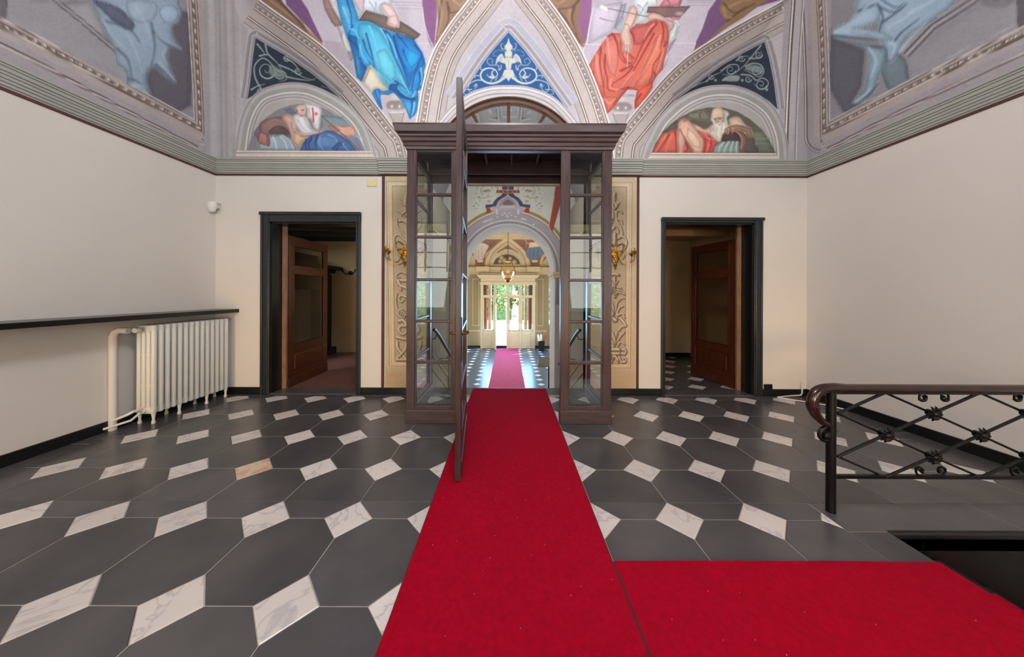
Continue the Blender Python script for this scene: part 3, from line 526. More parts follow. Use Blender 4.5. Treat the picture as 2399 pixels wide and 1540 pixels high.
    folds(p, zB, [[(340, 420), (400, 520), (420, 660), (470, 760), (560, 800)], [(900, 290), (780, 440), (680, 640), (600, 800), (460, 890)], [(860, 420), (740, 640), (640, 820), (540, 1000), (420, 1110)], [(600, 830), (500, 940), (350, 1040), (350, 1080)], [(1020, 520), (930, 700), (860, 800), (830, 960), (780, 1060)],
                  [(255, 680), (250, 830), (280, 980), (290, 1110), (370, 1140)], [(200, 600), (190, 800), (230, 1050), (240, 1180)], [(420, 1120), (540, 1090), (650, 1110)], [(540, 1090), (450, 1200), (360, 1300)], [(700, 1170), (640, 1260), (630, 1340)], [(560, 380), (600, 440), (620, 520)],
                  [(440, 880), (520, 840), (580, 810)], [(100, 900), (110, 1000), (200, 1180)], [(290, 450), (360, 430), (390, 520)], [(860, 900), (880, 940), (830, 1050)], [(960, 280), (980, 420), (940, 600)]], (148, 52, 46), 0.85, 4.2, 1.4, 1.6)
    folds(p, zB, [[(860, 300), (800, 360), (740, 480)], [(940, 440), (870, 640), (760, 840), (660, 980)], [(280, 480), (300, 640), (310, 800)], [(150, 680), (150, 820), (190, 1020)], [(330, 980), (320, 1090), (450, 1120)], [(600, 900), (480, 1060), (400, 1120)], [(980, 600), (930, 800), (890, 900)], [(500, 680), (560, 760), (600, 740)], [(250, 1230), (300, 1290), (380, 1230)]], (236, 160, 142), 0.7, 5, 1.4, 2)
    p.fill(zB([(560, 105), (600, 70), (645, 105), (662, 190), (620, 280), (575, 350), (560, 380), (575, 470), (588, 600), (560, 662), (520, 650), (470, 625), (472, 560), (440, 430), (480, 320), (520, 200)]), (214, 184, 170), 1.6, 1, 1)
    folds(p, zB, [[(500, 300), (540, 310), (560, 360)], [(480, 540), (500, 580), (490, 620)], [(520, 560), (530, 600), (525, 640)], [(555, 560), (562, 600), (558, 650)], [(650, 150), (600, 290), (560, 370)]], (160, 118, 106), 0.8, 3, 1.2)
    p.fill(zB([(770, 205), (800, 165), (860, 158), (940, 190), (1010, 225), (1100, 265), (1118, 320), (1050, 415), (1035, 330), (1000, 270), (880, 232), (800, 260)]), (212, 176, 168), 1.6)
    p.fill(zB([(790, 85), (1310, 80), (1250, 150), (1190, 212), (990, 215), (930, 180), (860, 158), (770, 160)]), (128, 100, 98), 1.3)
    p.blob(zB([(1180, 170)])[0], 14, (190, 186, 204), 0.7, 7); p.line(zB([(790, 86), (1310, 82)]), 1.8, (96, 76, 78))
    p.fill(zB([(1050, 215), (1190, 212), (1180, 245), (1090, 245)]), (206, 130, 140), 2)
    p.line(zB([(220, 90), (500, 150), (765, 205)]), 2.2, (116, 108, 118)); p.line(zB([(535, 670), (530, 780), (528, 830)]), 1.3, (226, 216, 210), 0.9)
    for c in ((210, 85), (240, 100), (265, 110)): p.blob(zB([c])[0], 6, (240, 238, 244), 1)
    p.line(zB([(540, 1185), (620, 1190)]), 3, (160, 150, 150), 0.7); 
    for k in range(9): p.line(zB([(470 + 17 * k, 1176), (472 + 17 * k, 1200)]), 1.1, (120, 110, 112), 0.7)
    p.auto = 0
    # --- caps: background, inner gradient -----------------------------------------------
    for A, c in ((A_L, (178, 172, 176)), (A_C, (198, 193, 199)), (A_R, (182, 176, 180))):  # centre cap painted lighter, standing in for light falling there
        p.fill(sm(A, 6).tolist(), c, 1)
    p.fill(z2([(0, -40), (210, -40), (300, 150), (370, 260), (370, 850), (260, 1100), (250, 1360), (0, 1360)]), (164, 160, 162), 3, 1)
    for x0, x1, c in ((20, 34, (196, 196, 202)), (40, 46, (138, 130, 130)), (52, 60, (152, 142, 138)), (60, 64, (176, 172, 174)), (72, 80, (146, 138, 138)), (88, 92, (184, 180, 182))):
        p.line([(480 + x0, 370), (480 + x0 + (x1 - x0) * .2 - 4, 200), (478 + x0 - 4, 0), (474 + x0, -60)], (x1 - x0), c, 0.55, 2.5)
    p.prof(A_L[6:], RIB, 1, RIBB); p.prof(A_R[:8], RIB, 1, RIBB)
    p.prof(A_R[8:], [(0, 3, (196, 192, 194)), (3, 5, DK), (5, 20, (168, 164, 168)), (20, 24, DB), (24, 28, (200, 194, 192)), (28, 30, DB), (30, 44, (160, 154, 158))], 1, [(26, 9, 2.5, 2, (214, 206, 200), 0)])
    RIB_LIT = [(a_, b_, tuple(min(v * 1.1, 236) for v in c_)) for a_, b_, c_ in RIB]; p.prof(A_C[:8], RIB_LIT, 1, RIBB); p.prof(A_C[7:], RIB_LIT, 1, RIBB)  # centre ribs use a lighter copy, light put into the colour
    # inner mouldings round the three triangles
    T_C = z3([(1215, 275), (1080, 430), (1000, 535), (930, 640), (850, 760), (775, 870)]); T_C2 = z3([(1215, 275), (1350, 430), (1430, 535), (1505, 640), (1620, 800), (1715, 935)])
    TM = [(0, 2, (212, 208, 212)), (2, 4, (138, 132, 136)), (4, 10, (196, 192, 198)), (10, 12, (140, 136, 142)), (12, 17, (170, 164, 168)), (17, 19, (216, 212, 216)), (19, 32, (186, 186, 202)), (32, 34, (206, 204, 214))]
    p.prof(T_C2[::-1] + T_C[1:], TM, 1, smooth=False)
    p.fill(T_C[::-1] + T_C2[1:] + [(1302, 231), (1270, 213), (1230, 202), (1190, 200), (1150, 202), (1110, 213), (1077, 232)], (48, 98, 160), 1.2)
    T_L = z2([(365, 850), (390, 700), (410, 500), (435, 325)]); T_L2 = z2([(435, 325), (560, 400), (700, 480), (900, 620), (1040, 730), (1150, 830)])
    T_R = z4([(600, 860), (720, 770), (860, 660), (1000, 560), (1180, 455), (1360, 360)]); T_R2 = z4([(1360, 360), (1400, 500), (1440, 700), (1472, 940)])
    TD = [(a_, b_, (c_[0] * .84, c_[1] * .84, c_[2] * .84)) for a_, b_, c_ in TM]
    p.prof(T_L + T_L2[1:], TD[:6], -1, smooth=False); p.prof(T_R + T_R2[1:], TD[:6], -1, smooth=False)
    p.fill(T_L + T_L2[1:] + z2([(1000, 760), (860, 717), (740, 707), (620, 722), (500, 770)]), (42, 54, 68), 1.2)
    p.fill(T_R + T_R2[1:] + z4([(1400, 870), (1300, 805), (1200, 760), (1050, 731), (900, 740), (760, 780)]), (38, 48, 64), 1.2)
    cr, cr2 = (216, 218, 208), (160, 168, 176)
    # blue triangle: winged bust with scrolls, symmetric about x = 1191.5
    mx = 1191.5
    def both(f):
        f(lambda q: q); f(lambda q: (2 * mx - q[0], q[1]))
    def sc3(L): return Z(860, 0, 3.666, L)
    p.fill(sc3([(1215, 330), (1228, 370), (1250, 400), (1235, 430), (1215, 440), (1195, 430), (1180, 400), (1203, 370)]), cr, 1, 1, 1)
    p.fill(sc3([(1190, 440), (1240, 440), (1245, 480), (1230, 505), (1200, 505), (1185, 480)]), cr, 1, 1, 1)
    p.fill(sc3([(1185, 500), (1245, 500), (1240, 560), (1232, 600), (1215, 620), (1198, 600), (1190, 560)]), cr, 1, 1, 1)
    p.fill(sc3([(1180, 600), (1250, 600), (1270, 650), (1240, 660), (1215, 700), (1190, 660), (1160, 650)]), cr, 1, 1)
    p.line(sc3([(1215, 510), (1215, 600)]), 1, (130, 140, 150), 0.8); p.blob(sc3([(1202, 492)])[0], 2, (90, 100, 130)); p.blob(sc3([(1228, 492)])[0], 2, (90, 100, 130))
    def orn(f):
        g = lambda L: [f(q) for q in sc3(L)]; sg = 1 if f((0, 0))[0] == 0 else -1
        p.fill(g([(1185, 510), (1160, 465), (1140, 470), (1115, 500), (1105, 550), (1130, 530), (1160, 540), (1190, 545)]), cr, 1, 1, 1)
        for o in (0, 14, 28): p.line(g([(1120 + o, 535 - o * .2), (1135 + o, 505), (1150 + o * .8, 480)]), 1, (130, 142, 160), 0.8)
        p.line(g([(1190, 650), (1150, 690), (1090, 715), (1030, 710), (985, 680), (975, 640), (1000, 600), (1050, 585), (1100, 600), (1120, 640), (1090, 670), (1050, 665), (1030, 640)]), 5.5, cr, 1, w2=1.4)
        p.line(g([(1060, 660), (1090, 665), (1070, 630), (1090, 600)]), 5.5, cr, 0.9, w2=2)
        p.line(g([(985, 690), (940, 690), (880, 720), (870, 770), (900, 790), (930, 760), (915, 735)]), 2.2, cr, 1, w2=1)
        p.line(g([(900, 770), (850, 770), (828, 800), (850, 812)]), 1.6, cr, 1, w2=1); p.blob(g([(935, 730)])[0], 4.5, cr, 1); p.blob(g([(940, 745)])[0], 3, cr2, 1)
        p.line(g([(1140, 600), (1120, 560), (1060, 560), (1030, 530), (1050, 500), (1080, 520), (1070, 545)]), 1.8, cr, 0.9, w2=0.9)
        p.line(g([(1150, 560), (1150, 590), (1130, 600)]), 2.4, cr, 0.8); p.line(g([(1180, 440), (1130, 430), (1090, 450), (1085, 480), (1110, 480)]), 1.4, cr2, 0.9)
        p.line(g([(1200, 420), (1160, 420), (1150, 380), (1170, 375)]), 2.4, cr, 0.9, w2=1); p.line(g([(1010, 600), (980, 600), (975, 575)]), 1.8, cr, 0.9); p.line(g([(960, 650), (930, 650), (925, 668)]), 1.8, cr, 0.9)
        for q in ((1100, 690), (1060, 700), (1150, 670), (1180, 680), (1130, 700)): p.line(g([q, (q[0] + 24, q[1] - 30)]), 2.2, (224, 226, 220), 0.8, w2=1)
    orn(lambda q: q); orn(lambda q: (2 * mx - q[0], q[1]))
    # teal triangles
    def sw(Zf, L, w=3, c=(150, 164, 164), w2=1.2): p.line(Zf(L), w, c, 0.9, w2=w2)
    for L in ([(480, 760), (430, 660), (430, 560), (500, 500), (580, 560), (600, 640), (540, 680), (480, 650), (470, 600)], [(520, 380), (540, 460), (620, 540), (660, 600)], [(640, 560), (740, 600), (840, 660), (940, 690)], [(700, 660), (800, 680), (900, 690), (960, 670)],
              [(470, 480), (540, 470), (600, 520)], [(690, 500), (760, 540), (800, 600), (750, 620)], [(400, 770), (450, 740), (520, 720)], [(450, 380), (500, 440), (520, 480)], [(600, 600), (680, 620), (700, 680), (640, 700)]): sw(z2, L, 4.5)
    for c, r in (((530, 600), 22), ((800, 610), 9), ((700, 500), 8), ((470, 780), 7), ((640, 640), 12)): p.spiral(z2([c])[0], r, 1.4, 0.5, 2.2, (176, 188, 182))
    p.fill(z2([(560, 560), (640, 590), (700, 650), (640, 670), (560, 640)]), (134, 148, 146), 3, 0.8, 1); p.line(z2([(1000, 740), (1060, 760), (1130, 815)]), 1.4, (140, 150, 152), 0.8)
    for L in ([(1330, 390), (1290, 440), (1240, 500), (1190, 560), (1120, 620)], [(1200, 570), (1260, 545), (1330, 560), (1355, 620), (1310, 660), (1250, 630), (1180, 600)], [(1160, 640), (1240, 650), (1290, 690), (1340, 670), (1390, 700), (1380, 750), (1320, 760), (1270, 720)],
              [(990, 610), (1060, 560), (1130, 560), (1130, 610), (1060, 640), (1000, 640)], [(860, 700), (920, 650), (990, 620)], [(1230, 500), (1300, 500), (1340, 480), (1330, 440)], [(1120, 520), (1160, 490), (1220, 480)], [(740, 750), (800, 720), (870, 700)], [(1000, 690), (1060, 660), (1130, 680), (1110, 700)]): sw(z4, L, 4)
    for c, r in (((1330, 725), 14), ((1310, 470), 9), ((1160, 500), 9), ((1290, 600), 13), ((900, 660), 7), ((1220, 680), 8), ((1070, 600), 12)): p.spiral(z4([c])[0], r, 1.4, 0.2, 2, (176, 188, 186))
    p.fill(z4([(1000, 690), (1050, 650), (1140, 650), (1140, 690), (1080, 700)]), (150, 162, 162), 2, 0.9, 1); p.fill(z4([(1190, 590), (1260, 560), (1340, 580), (1340, 630), (1270, 620)]), (140, 154, 156), 2, 0.8, 1)
    for c in ((1380, 770), (1170, 690), (940, 690)): p.blob(z4([c])[0], 5, (168, 180, 178), 0.9)
    # --- arch mouldings and lunette pictures ---------------------------------------------
    for B, t in ((B_L, 0), (B_R, 1)): p.fill(sm(B, 6).tolist(), (166, 162, 158), 1)
    p.fill(sm(B_C, 6).tolist(), (188, 182, 182), 1)
    AR = [(0, 2, (196, 192, 192)), (2, 4, (132, 126, 124)), (4, 12, (172, 170, 170)), (12, 22, (152, 150, 144)), (22, 26, (200, 198, 192)), (26, 29, (146, 142, 140)), (29, 34, (176, 170, 170)), (34, 36, (128, 120, 122)), (36, 40, (182, 176, 174))]
    p.prof(B_L, AR, 1); p.prof(B_R, AR, 1)
    p.prof(B_C, [(0, 2, (214, 210, 212)), (2, 4, (144, 138, 140)), (4, 9, (206, 202, 204)), (9, 11, (150, 144, 146)), (11, 18, (190, 184, 186)), (18, 21, (150, 138, 134))], 1)
    SILL = [((353, 357), (206, 194, 184)), ((357, 359), (140, 128, 120)), ((359, 364), (198, 186, 176)), ((364, 366), (222, 212, 202)), ((366, 372), (164, 150, 138)), ((372, 380), (190, 178, 166))]
    # left lunette: river god with urn, blue cloth
    PL = zC([(130, 940), (190, 760), (300, 560), (450, 390), (640, 260), (850, 185), (1050, 160), (1280, 185), (1480, 270), (1680, 410), (1850, 580), (1990, 770), (2090, 950)])
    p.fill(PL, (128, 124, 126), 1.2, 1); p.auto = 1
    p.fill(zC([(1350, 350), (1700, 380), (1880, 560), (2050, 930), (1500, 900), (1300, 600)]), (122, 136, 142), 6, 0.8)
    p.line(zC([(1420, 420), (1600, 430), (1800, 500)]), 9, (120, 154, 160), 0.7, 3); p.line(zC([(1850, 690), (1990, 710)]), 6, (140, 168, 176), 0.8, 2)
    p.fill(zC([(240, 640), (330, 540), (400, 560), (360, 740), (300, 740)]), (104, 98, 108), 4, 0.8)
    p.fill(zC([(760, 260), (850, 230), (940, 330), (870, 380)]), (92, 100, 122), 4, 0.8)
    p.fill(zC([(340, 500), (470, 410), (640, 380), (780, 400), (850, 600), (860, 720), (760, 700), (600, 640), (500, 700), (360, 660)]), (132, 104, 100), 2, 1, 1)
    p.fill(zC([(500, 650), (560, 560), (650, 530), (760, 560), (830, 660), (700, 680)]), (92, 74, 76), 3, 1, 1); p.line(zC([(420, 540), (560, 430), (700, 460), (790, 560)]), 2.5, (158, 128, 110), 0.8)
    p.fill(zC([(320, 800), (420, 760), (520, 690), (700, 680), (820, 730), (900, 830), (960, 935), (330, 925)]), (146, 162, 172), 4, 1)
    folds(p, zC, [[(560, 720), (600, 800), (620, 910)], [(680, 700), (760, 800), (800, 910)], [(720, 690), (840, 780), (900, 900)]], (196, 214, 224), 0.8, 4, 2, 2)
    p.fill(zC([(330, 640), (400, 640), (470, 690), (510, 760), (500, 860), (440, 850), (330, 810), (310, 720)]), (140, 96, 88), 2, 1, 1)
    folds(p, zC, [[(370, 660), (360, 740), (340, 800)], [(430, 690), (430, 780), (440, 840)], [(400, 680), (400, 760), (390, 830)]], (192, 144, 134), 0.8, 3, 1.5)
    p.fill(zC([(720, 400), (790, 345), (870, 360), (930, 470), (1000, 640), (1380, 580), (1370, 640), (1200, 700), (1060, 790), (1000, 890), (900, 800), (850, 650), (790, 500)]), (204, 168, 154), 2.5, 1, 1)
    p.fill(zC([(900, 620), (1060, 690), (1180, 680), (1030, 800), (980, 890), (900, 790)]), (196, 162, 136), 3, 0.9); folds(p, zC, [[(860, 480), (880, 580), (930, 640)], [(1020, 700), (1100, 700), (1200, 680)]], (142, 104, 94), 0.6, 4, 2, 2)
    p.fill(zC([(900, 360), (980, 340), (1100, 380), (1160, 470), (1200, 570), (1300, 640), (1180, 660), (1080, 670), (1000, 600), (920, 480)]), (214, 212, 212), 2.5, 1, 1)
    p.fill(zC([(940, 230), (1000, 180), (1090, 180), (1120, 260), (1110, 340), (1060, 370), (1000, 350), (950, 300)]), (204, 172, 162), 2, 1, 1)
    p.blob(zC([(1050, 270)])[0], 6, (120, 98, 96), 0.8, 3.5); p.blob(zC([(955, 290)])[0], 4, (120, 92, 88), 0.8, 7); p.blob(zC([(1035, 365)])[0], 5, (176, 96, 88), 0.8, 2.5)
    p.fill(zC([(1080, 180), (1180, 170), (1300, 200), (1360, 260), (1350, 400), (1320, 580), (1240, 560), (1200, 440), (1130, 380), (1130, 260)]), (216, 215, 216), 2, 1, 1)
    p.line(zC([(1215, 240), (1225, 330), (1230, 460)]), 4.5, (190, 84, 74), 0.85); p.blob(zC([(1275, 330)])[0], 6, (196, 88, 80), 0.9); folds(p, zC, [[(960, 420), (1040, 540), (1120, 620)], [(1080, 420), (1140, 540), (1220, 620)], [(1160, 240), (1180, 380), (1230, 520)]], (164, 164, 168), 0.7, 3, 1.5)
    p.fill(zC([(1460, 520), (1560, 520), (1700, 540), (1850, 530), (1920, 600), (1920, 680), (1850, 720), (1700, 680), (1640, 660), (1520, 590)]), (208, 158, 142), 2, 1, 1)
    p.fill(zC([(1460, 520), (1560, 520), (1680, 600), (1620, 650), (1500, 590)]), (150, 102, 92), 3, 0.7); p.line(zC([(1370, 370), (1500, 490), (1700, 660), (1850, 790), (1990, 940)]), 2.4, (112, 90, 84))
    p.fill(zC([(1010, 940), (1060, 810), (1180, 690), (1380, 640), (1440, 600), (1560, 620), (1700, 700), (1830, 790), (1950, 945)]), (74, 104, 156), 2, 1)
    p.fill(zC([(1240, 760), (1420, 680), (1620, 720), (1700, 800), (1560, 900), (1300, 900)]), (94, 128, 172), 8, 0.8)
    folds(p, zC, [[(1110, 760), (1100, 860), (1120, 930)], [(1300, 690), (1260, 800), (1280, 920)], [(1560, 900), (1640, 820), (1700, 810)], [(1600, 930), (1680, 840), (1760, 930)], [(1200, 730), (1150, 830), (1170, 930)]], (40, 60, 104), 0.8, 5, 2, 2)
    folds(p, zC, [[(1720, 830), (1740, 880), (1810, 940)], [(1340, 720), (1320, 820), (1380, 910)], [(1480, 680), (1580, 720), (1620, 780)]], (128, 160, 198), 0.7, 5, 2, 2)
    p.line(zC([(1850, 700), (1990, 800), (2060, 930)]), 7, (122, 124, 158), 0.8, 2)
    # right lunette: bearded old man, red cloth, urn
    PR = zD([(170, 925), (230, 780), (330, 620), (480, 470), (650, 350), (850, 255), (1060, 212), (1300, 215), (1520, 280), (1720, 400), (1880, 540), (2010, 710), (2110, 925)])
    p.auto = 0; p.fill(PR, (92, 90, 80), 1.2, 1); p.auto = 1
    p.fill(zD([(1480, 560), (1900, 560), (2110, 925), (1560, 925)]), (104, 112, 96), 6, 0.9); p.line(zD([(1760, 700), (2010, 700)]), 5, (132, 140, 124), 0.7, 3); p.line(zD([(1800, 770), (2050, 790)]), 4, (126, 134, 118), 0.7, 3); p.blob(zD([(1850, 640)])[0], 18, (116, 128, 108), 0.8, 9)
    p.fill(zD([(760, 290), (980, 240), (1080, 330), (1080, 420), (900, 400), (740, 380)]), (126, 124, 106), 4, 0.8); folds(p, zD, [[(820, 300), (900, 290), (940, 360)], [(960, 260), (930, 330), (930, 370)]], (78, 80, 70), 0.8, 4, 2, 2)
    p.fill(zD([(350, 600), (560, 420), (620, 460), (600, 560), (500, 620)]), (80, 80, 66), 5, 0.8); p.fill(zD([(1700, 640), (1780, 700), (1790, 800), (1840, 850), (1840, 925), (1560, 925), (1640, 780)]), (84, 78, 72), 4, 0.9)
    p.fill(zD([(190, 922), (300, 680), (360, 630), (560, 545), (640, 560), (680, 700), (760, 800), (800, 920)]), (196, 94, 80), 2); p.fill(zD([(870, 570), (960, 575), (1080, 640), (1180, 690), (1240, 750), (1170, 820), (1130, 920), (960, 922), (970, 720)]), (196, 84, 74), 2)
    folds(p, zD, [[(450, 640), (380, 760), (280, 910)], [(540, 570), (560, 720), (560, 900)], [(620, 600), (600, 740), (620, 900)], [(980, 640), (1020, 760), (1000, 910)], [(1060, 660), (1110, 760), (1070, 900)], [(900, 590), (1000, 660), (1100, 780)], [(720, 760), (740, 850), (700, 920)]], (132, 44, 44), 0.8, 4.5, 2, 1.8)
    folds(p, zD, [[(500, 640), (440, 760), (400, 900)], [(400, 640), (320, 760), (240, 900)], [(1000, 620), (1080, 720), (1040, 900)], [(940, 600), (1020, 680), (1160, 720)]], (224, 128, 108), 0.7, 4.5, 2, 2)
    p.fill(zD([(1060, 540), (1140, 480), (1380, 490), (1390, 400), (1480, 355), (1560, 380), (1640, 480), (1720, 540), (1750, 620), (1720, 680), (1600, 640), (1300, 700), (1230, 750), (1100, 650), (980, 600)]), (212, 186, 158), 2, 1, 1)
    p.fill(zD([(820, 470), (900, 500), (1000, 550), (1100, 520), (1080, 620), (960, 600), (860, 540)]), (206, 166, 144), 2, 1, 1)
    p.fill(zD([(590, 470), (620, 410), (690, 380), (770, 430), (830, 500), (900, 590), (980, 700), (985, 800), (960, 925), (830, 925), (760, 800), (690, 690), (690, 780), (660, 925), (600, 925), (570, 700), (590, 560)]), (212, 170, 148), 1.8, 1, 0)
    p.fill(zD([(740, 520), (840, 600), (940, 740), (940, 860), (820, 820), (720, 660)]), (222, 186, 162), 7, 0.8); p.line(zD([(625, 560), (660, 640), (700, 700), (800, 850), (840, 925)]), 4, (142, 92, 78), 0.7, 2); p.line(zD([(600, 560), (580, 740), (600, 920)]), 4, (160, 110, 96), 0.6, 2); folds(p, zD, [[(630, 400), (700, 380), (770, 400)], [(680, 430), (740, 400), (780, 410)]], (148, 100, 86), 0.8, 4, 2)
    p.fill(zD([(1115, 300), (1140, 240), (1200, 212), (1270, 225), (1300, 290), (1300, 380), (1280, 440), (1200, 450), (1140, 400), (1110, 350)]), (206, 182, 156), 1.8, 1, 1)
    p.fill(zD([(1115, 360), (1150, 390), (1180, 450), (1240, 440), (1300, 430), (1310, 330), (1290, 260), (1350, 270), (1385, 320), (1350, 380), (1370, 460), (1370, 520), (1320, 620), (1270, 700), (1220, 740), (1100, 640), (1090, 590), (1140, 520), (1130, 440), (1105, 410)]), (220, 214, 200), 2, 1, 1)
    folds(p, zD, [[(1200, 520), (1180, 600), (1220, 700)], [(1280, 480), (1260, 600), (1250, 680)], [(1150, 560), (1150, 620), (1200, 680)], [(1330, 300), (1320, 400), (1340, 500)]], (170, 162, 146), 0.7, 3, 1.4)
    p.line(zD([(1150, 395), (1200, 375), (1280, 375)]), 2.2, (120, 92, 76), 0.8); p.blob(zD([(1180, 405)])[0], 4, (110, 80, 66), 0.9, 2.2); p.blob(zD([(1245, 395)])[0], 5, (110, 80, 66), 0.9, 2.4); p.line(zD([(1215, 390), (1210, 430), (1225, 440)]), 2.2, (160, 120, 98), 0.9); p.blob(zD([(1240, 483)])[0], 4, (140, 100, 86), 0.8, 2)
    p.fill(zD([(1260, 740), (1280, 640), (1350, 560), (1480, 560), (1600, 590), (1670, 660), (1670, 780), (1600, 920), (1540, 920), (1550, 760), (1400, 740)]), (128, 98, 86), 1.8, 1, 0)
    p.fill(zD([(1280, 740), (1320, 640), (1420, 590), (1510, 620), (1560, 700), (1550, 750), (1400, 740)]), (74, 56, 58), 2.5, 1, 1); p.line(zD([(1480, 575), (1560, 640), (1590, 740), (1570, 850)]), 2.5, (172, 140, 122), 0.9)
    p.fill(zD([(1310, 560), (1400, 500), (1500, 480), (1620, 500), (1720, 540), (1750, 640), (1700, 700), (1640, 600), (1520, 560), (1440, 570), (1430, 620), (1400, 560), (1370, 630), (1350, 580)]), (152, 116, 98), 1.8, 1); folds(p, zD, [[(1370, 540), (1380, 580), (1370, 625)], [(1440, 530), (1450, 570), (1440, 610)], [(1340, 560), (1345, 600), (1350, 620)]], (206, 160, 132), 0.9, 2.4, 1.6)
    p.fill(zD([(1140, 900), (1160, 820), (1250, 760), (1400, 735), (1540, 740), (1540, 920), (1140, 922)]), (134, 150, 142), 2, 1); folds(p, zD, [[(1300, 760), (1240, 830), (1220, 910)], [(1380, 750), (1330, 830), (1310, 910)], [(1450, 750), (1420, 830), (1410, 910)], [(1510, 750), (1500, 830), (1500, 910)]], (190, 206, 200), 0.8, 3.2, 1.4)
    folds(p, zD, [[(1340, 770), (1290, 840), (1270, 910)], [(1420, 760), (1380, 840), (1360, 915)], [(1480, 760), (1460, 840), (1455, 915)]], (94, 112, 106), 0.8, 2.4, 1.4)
    p.auto = 0
    for (y0, y1), c in SILL:
        p.fill([(552 + (372 - y0) * 0.1, y0), (868 + (y0 - 353) * 0.6, y0 + 1), (868 + (y1 - 353) * 0.6, y1 + 1), (552 + (372 - y1) * 0.1, y1)], c, 0.7)
        p.fill([(1528 - (y0 - 353) * 0.8, y0 + 5), (1818 + (y0 - 353) * 0.5, y0 + 6), (1818 + (y1 - 353) * 0.5, y1 + 6), (1528 - (y1 - 353) * 0.8, y1 + 5)], c, 0.7)
    return p.rgb(gain)
# ================================================================= STRUCTURE
DW = 4.34; XL, XR = -4.28, 4.37; RC = 2.2; ZC = 3.40; ZT = ZC + RC; YB = -3.0; TH = 0.23
fresco = fresco_mat('fresco', 0.07, gain=1.14)
# ---- vault: coves on three sides, three lunette caps, lunette pictures
ceiling = tag(empty('ceiling', (0, 0, 0)), 'painted coved vault with figures and lunettes', kind='structure')
def cove_pt(px, py):
    dx, _, dz = ray(px, py); yc = DW - RC      # solve on the back cove circle
    a = 1 + dz * dz; b = -2 * yc + 2 * dz * (H - ZC); c = yc * yc + (H - ZC) ** 2 - RC * RC
    Y = (-b + math.sqrt(max(b * b - 4 * a * c, 0))) / (2 * a); return np.array((dx * Y, Y, H + dz * Y))
def resample(P, n):
    P = np.array(P, float); s = np.r_[0, np.cumsum(np.linalg.norm(np.diff(P, axis=0), axis=1))]; t = np.linspace(0, s[-1], n)
    return np.stack([np.interp(t, s, P[:, k]) for k in range(P.shape[1])], 1)
Asm = [sm(A, 8) for A in (A_L, A_C, A_R)]; Bsm = [sm(B, 8) for B in (B_L, B_C, B_R)]
vp = lambda uv, V: vault_paint(uv, V)
def back_keep(uv, V):
    k = np.ones(len(uv), bool)
    for A in Asm:
        j = np.nonzero(inside(uv, np.vstack([A, [[A[-1][0], 400], [A[0][0], 400]]])))[0]; k[j[polydist(uv[j], A)[0] > 2.2]] = False
    return k
ang = np.r_[np.linspace(0, 1.12, 300), np.linspace(1.12, math.pi / 2, 8)[1:]]
nx = 1050; u = np.linspace(0, 1, nx)
G = np.zeros((len(ang), nx, 3)); off = RC * (1 - np.cos(ang)); x0 = XL + off; x1 = XR - off
G[..., 0] = x0[:, None] * (1 - u) + x1[:, None] * u; G[..., 1] = (DW - off)[:, None]; G[..., 2] = (ZC + RC * np.sin(ang))[:, None]
grid_mesh('end_cove', G, vp, fresco, ceiling, back_keep)
for X, sg in ((XL, 1), (XR, -1)):
    v = np.r_[np.linspace(0, 0.40, 330), np.linspace(0.40, 1, 25)[1:]]
    G = np.zeros((len(ang[::2]), len(v), 3)); of = RC * (1 - np.cos(ang[::2])); y1 = DW - of
    G[..., 0] = (X + sg * of)[:, None]; G[..., 1] = y1[:, None] * (1 - v) + YB * v; G[..., 2] = (ZC + RC * np.sin(ang[::2]))[:, None]
    grid_mesh('side_cove', G, vp, fresco, ceiling)
m = MB(); m.box(XL - .3, XR + .3, YB - .3, DW + TH, 5.8, 5.95); m.build('sky_block_slab', M['grey'], ceiling)  # unseen slab added to block sky showing through the vault gaps
m = MB(); m.box(XL + RC - .02, XR - RC + .02, YB, DW - RC + .02, ZT - .01, ZT + .1); m.build('vault_crown', M['grey'], ceiling)
for A, B in zip(Asm, Bsm):
    n = 420; t_ = 150
    PA = resample([cove_pt(*q) for q in A], n); PB = resample([onY(q[0], q[1], DW - .012) for q in B], n)
    # pair by sharing apex index
    s = np.linspace(0, 1, t_)[:, None, None]; G = PA[None] * (1 - s) + PB[None] * s
    G[..., 2] += (np.sin(np.pi * s) * 0.05)[..., 0] * np.clip(np.linalg.norm(PA - PB, axis=1) - .25, 0, 1)[None]
    grid_mesh('lunette_cap', G, vp, fresco, ceiling)
FAN = (1191.0, 408.0, 186.0)       # fanlight opening circle measured at the wall
for k, B in enumerate(Bsm):
    lo = B.min(0) - 4; hi = B.max(0) + 4; a = onY(lo[0], hi[1] + 4, DW - .006); b = onY(hi[0], lo[1], DW - .006)
    nxx = int((b[0] - a[0]) / .006); nz = int((b[2] - a[2]) / .006)
    xs = np.linspace(a[0], b[0], nxx); zs = np.linspace(a[2], b[2], nz); G = np.zeros((nz, nxx, 3)); G[..., 0] = xs; G[..., 1] = DW - .006; G[..., 2] = zs[:, None]
    Bp = np.vstack([B, [[B[-1][0], 400], [B[0][0], 400]]])
    def kp(uv, V, Bp=Bp, k=k):
        q = inside(uv, Bp)
        if k == 1: q &= np.hypot(uv[:, 0] - FAN[0], uv[:, 1] - FAN[1]) > FAN[2] - 3
        return q
    grid_mesh('lunette_picture' if k != 1 else 'arch_moulding', G, vp, fresco, ceiling, kp)
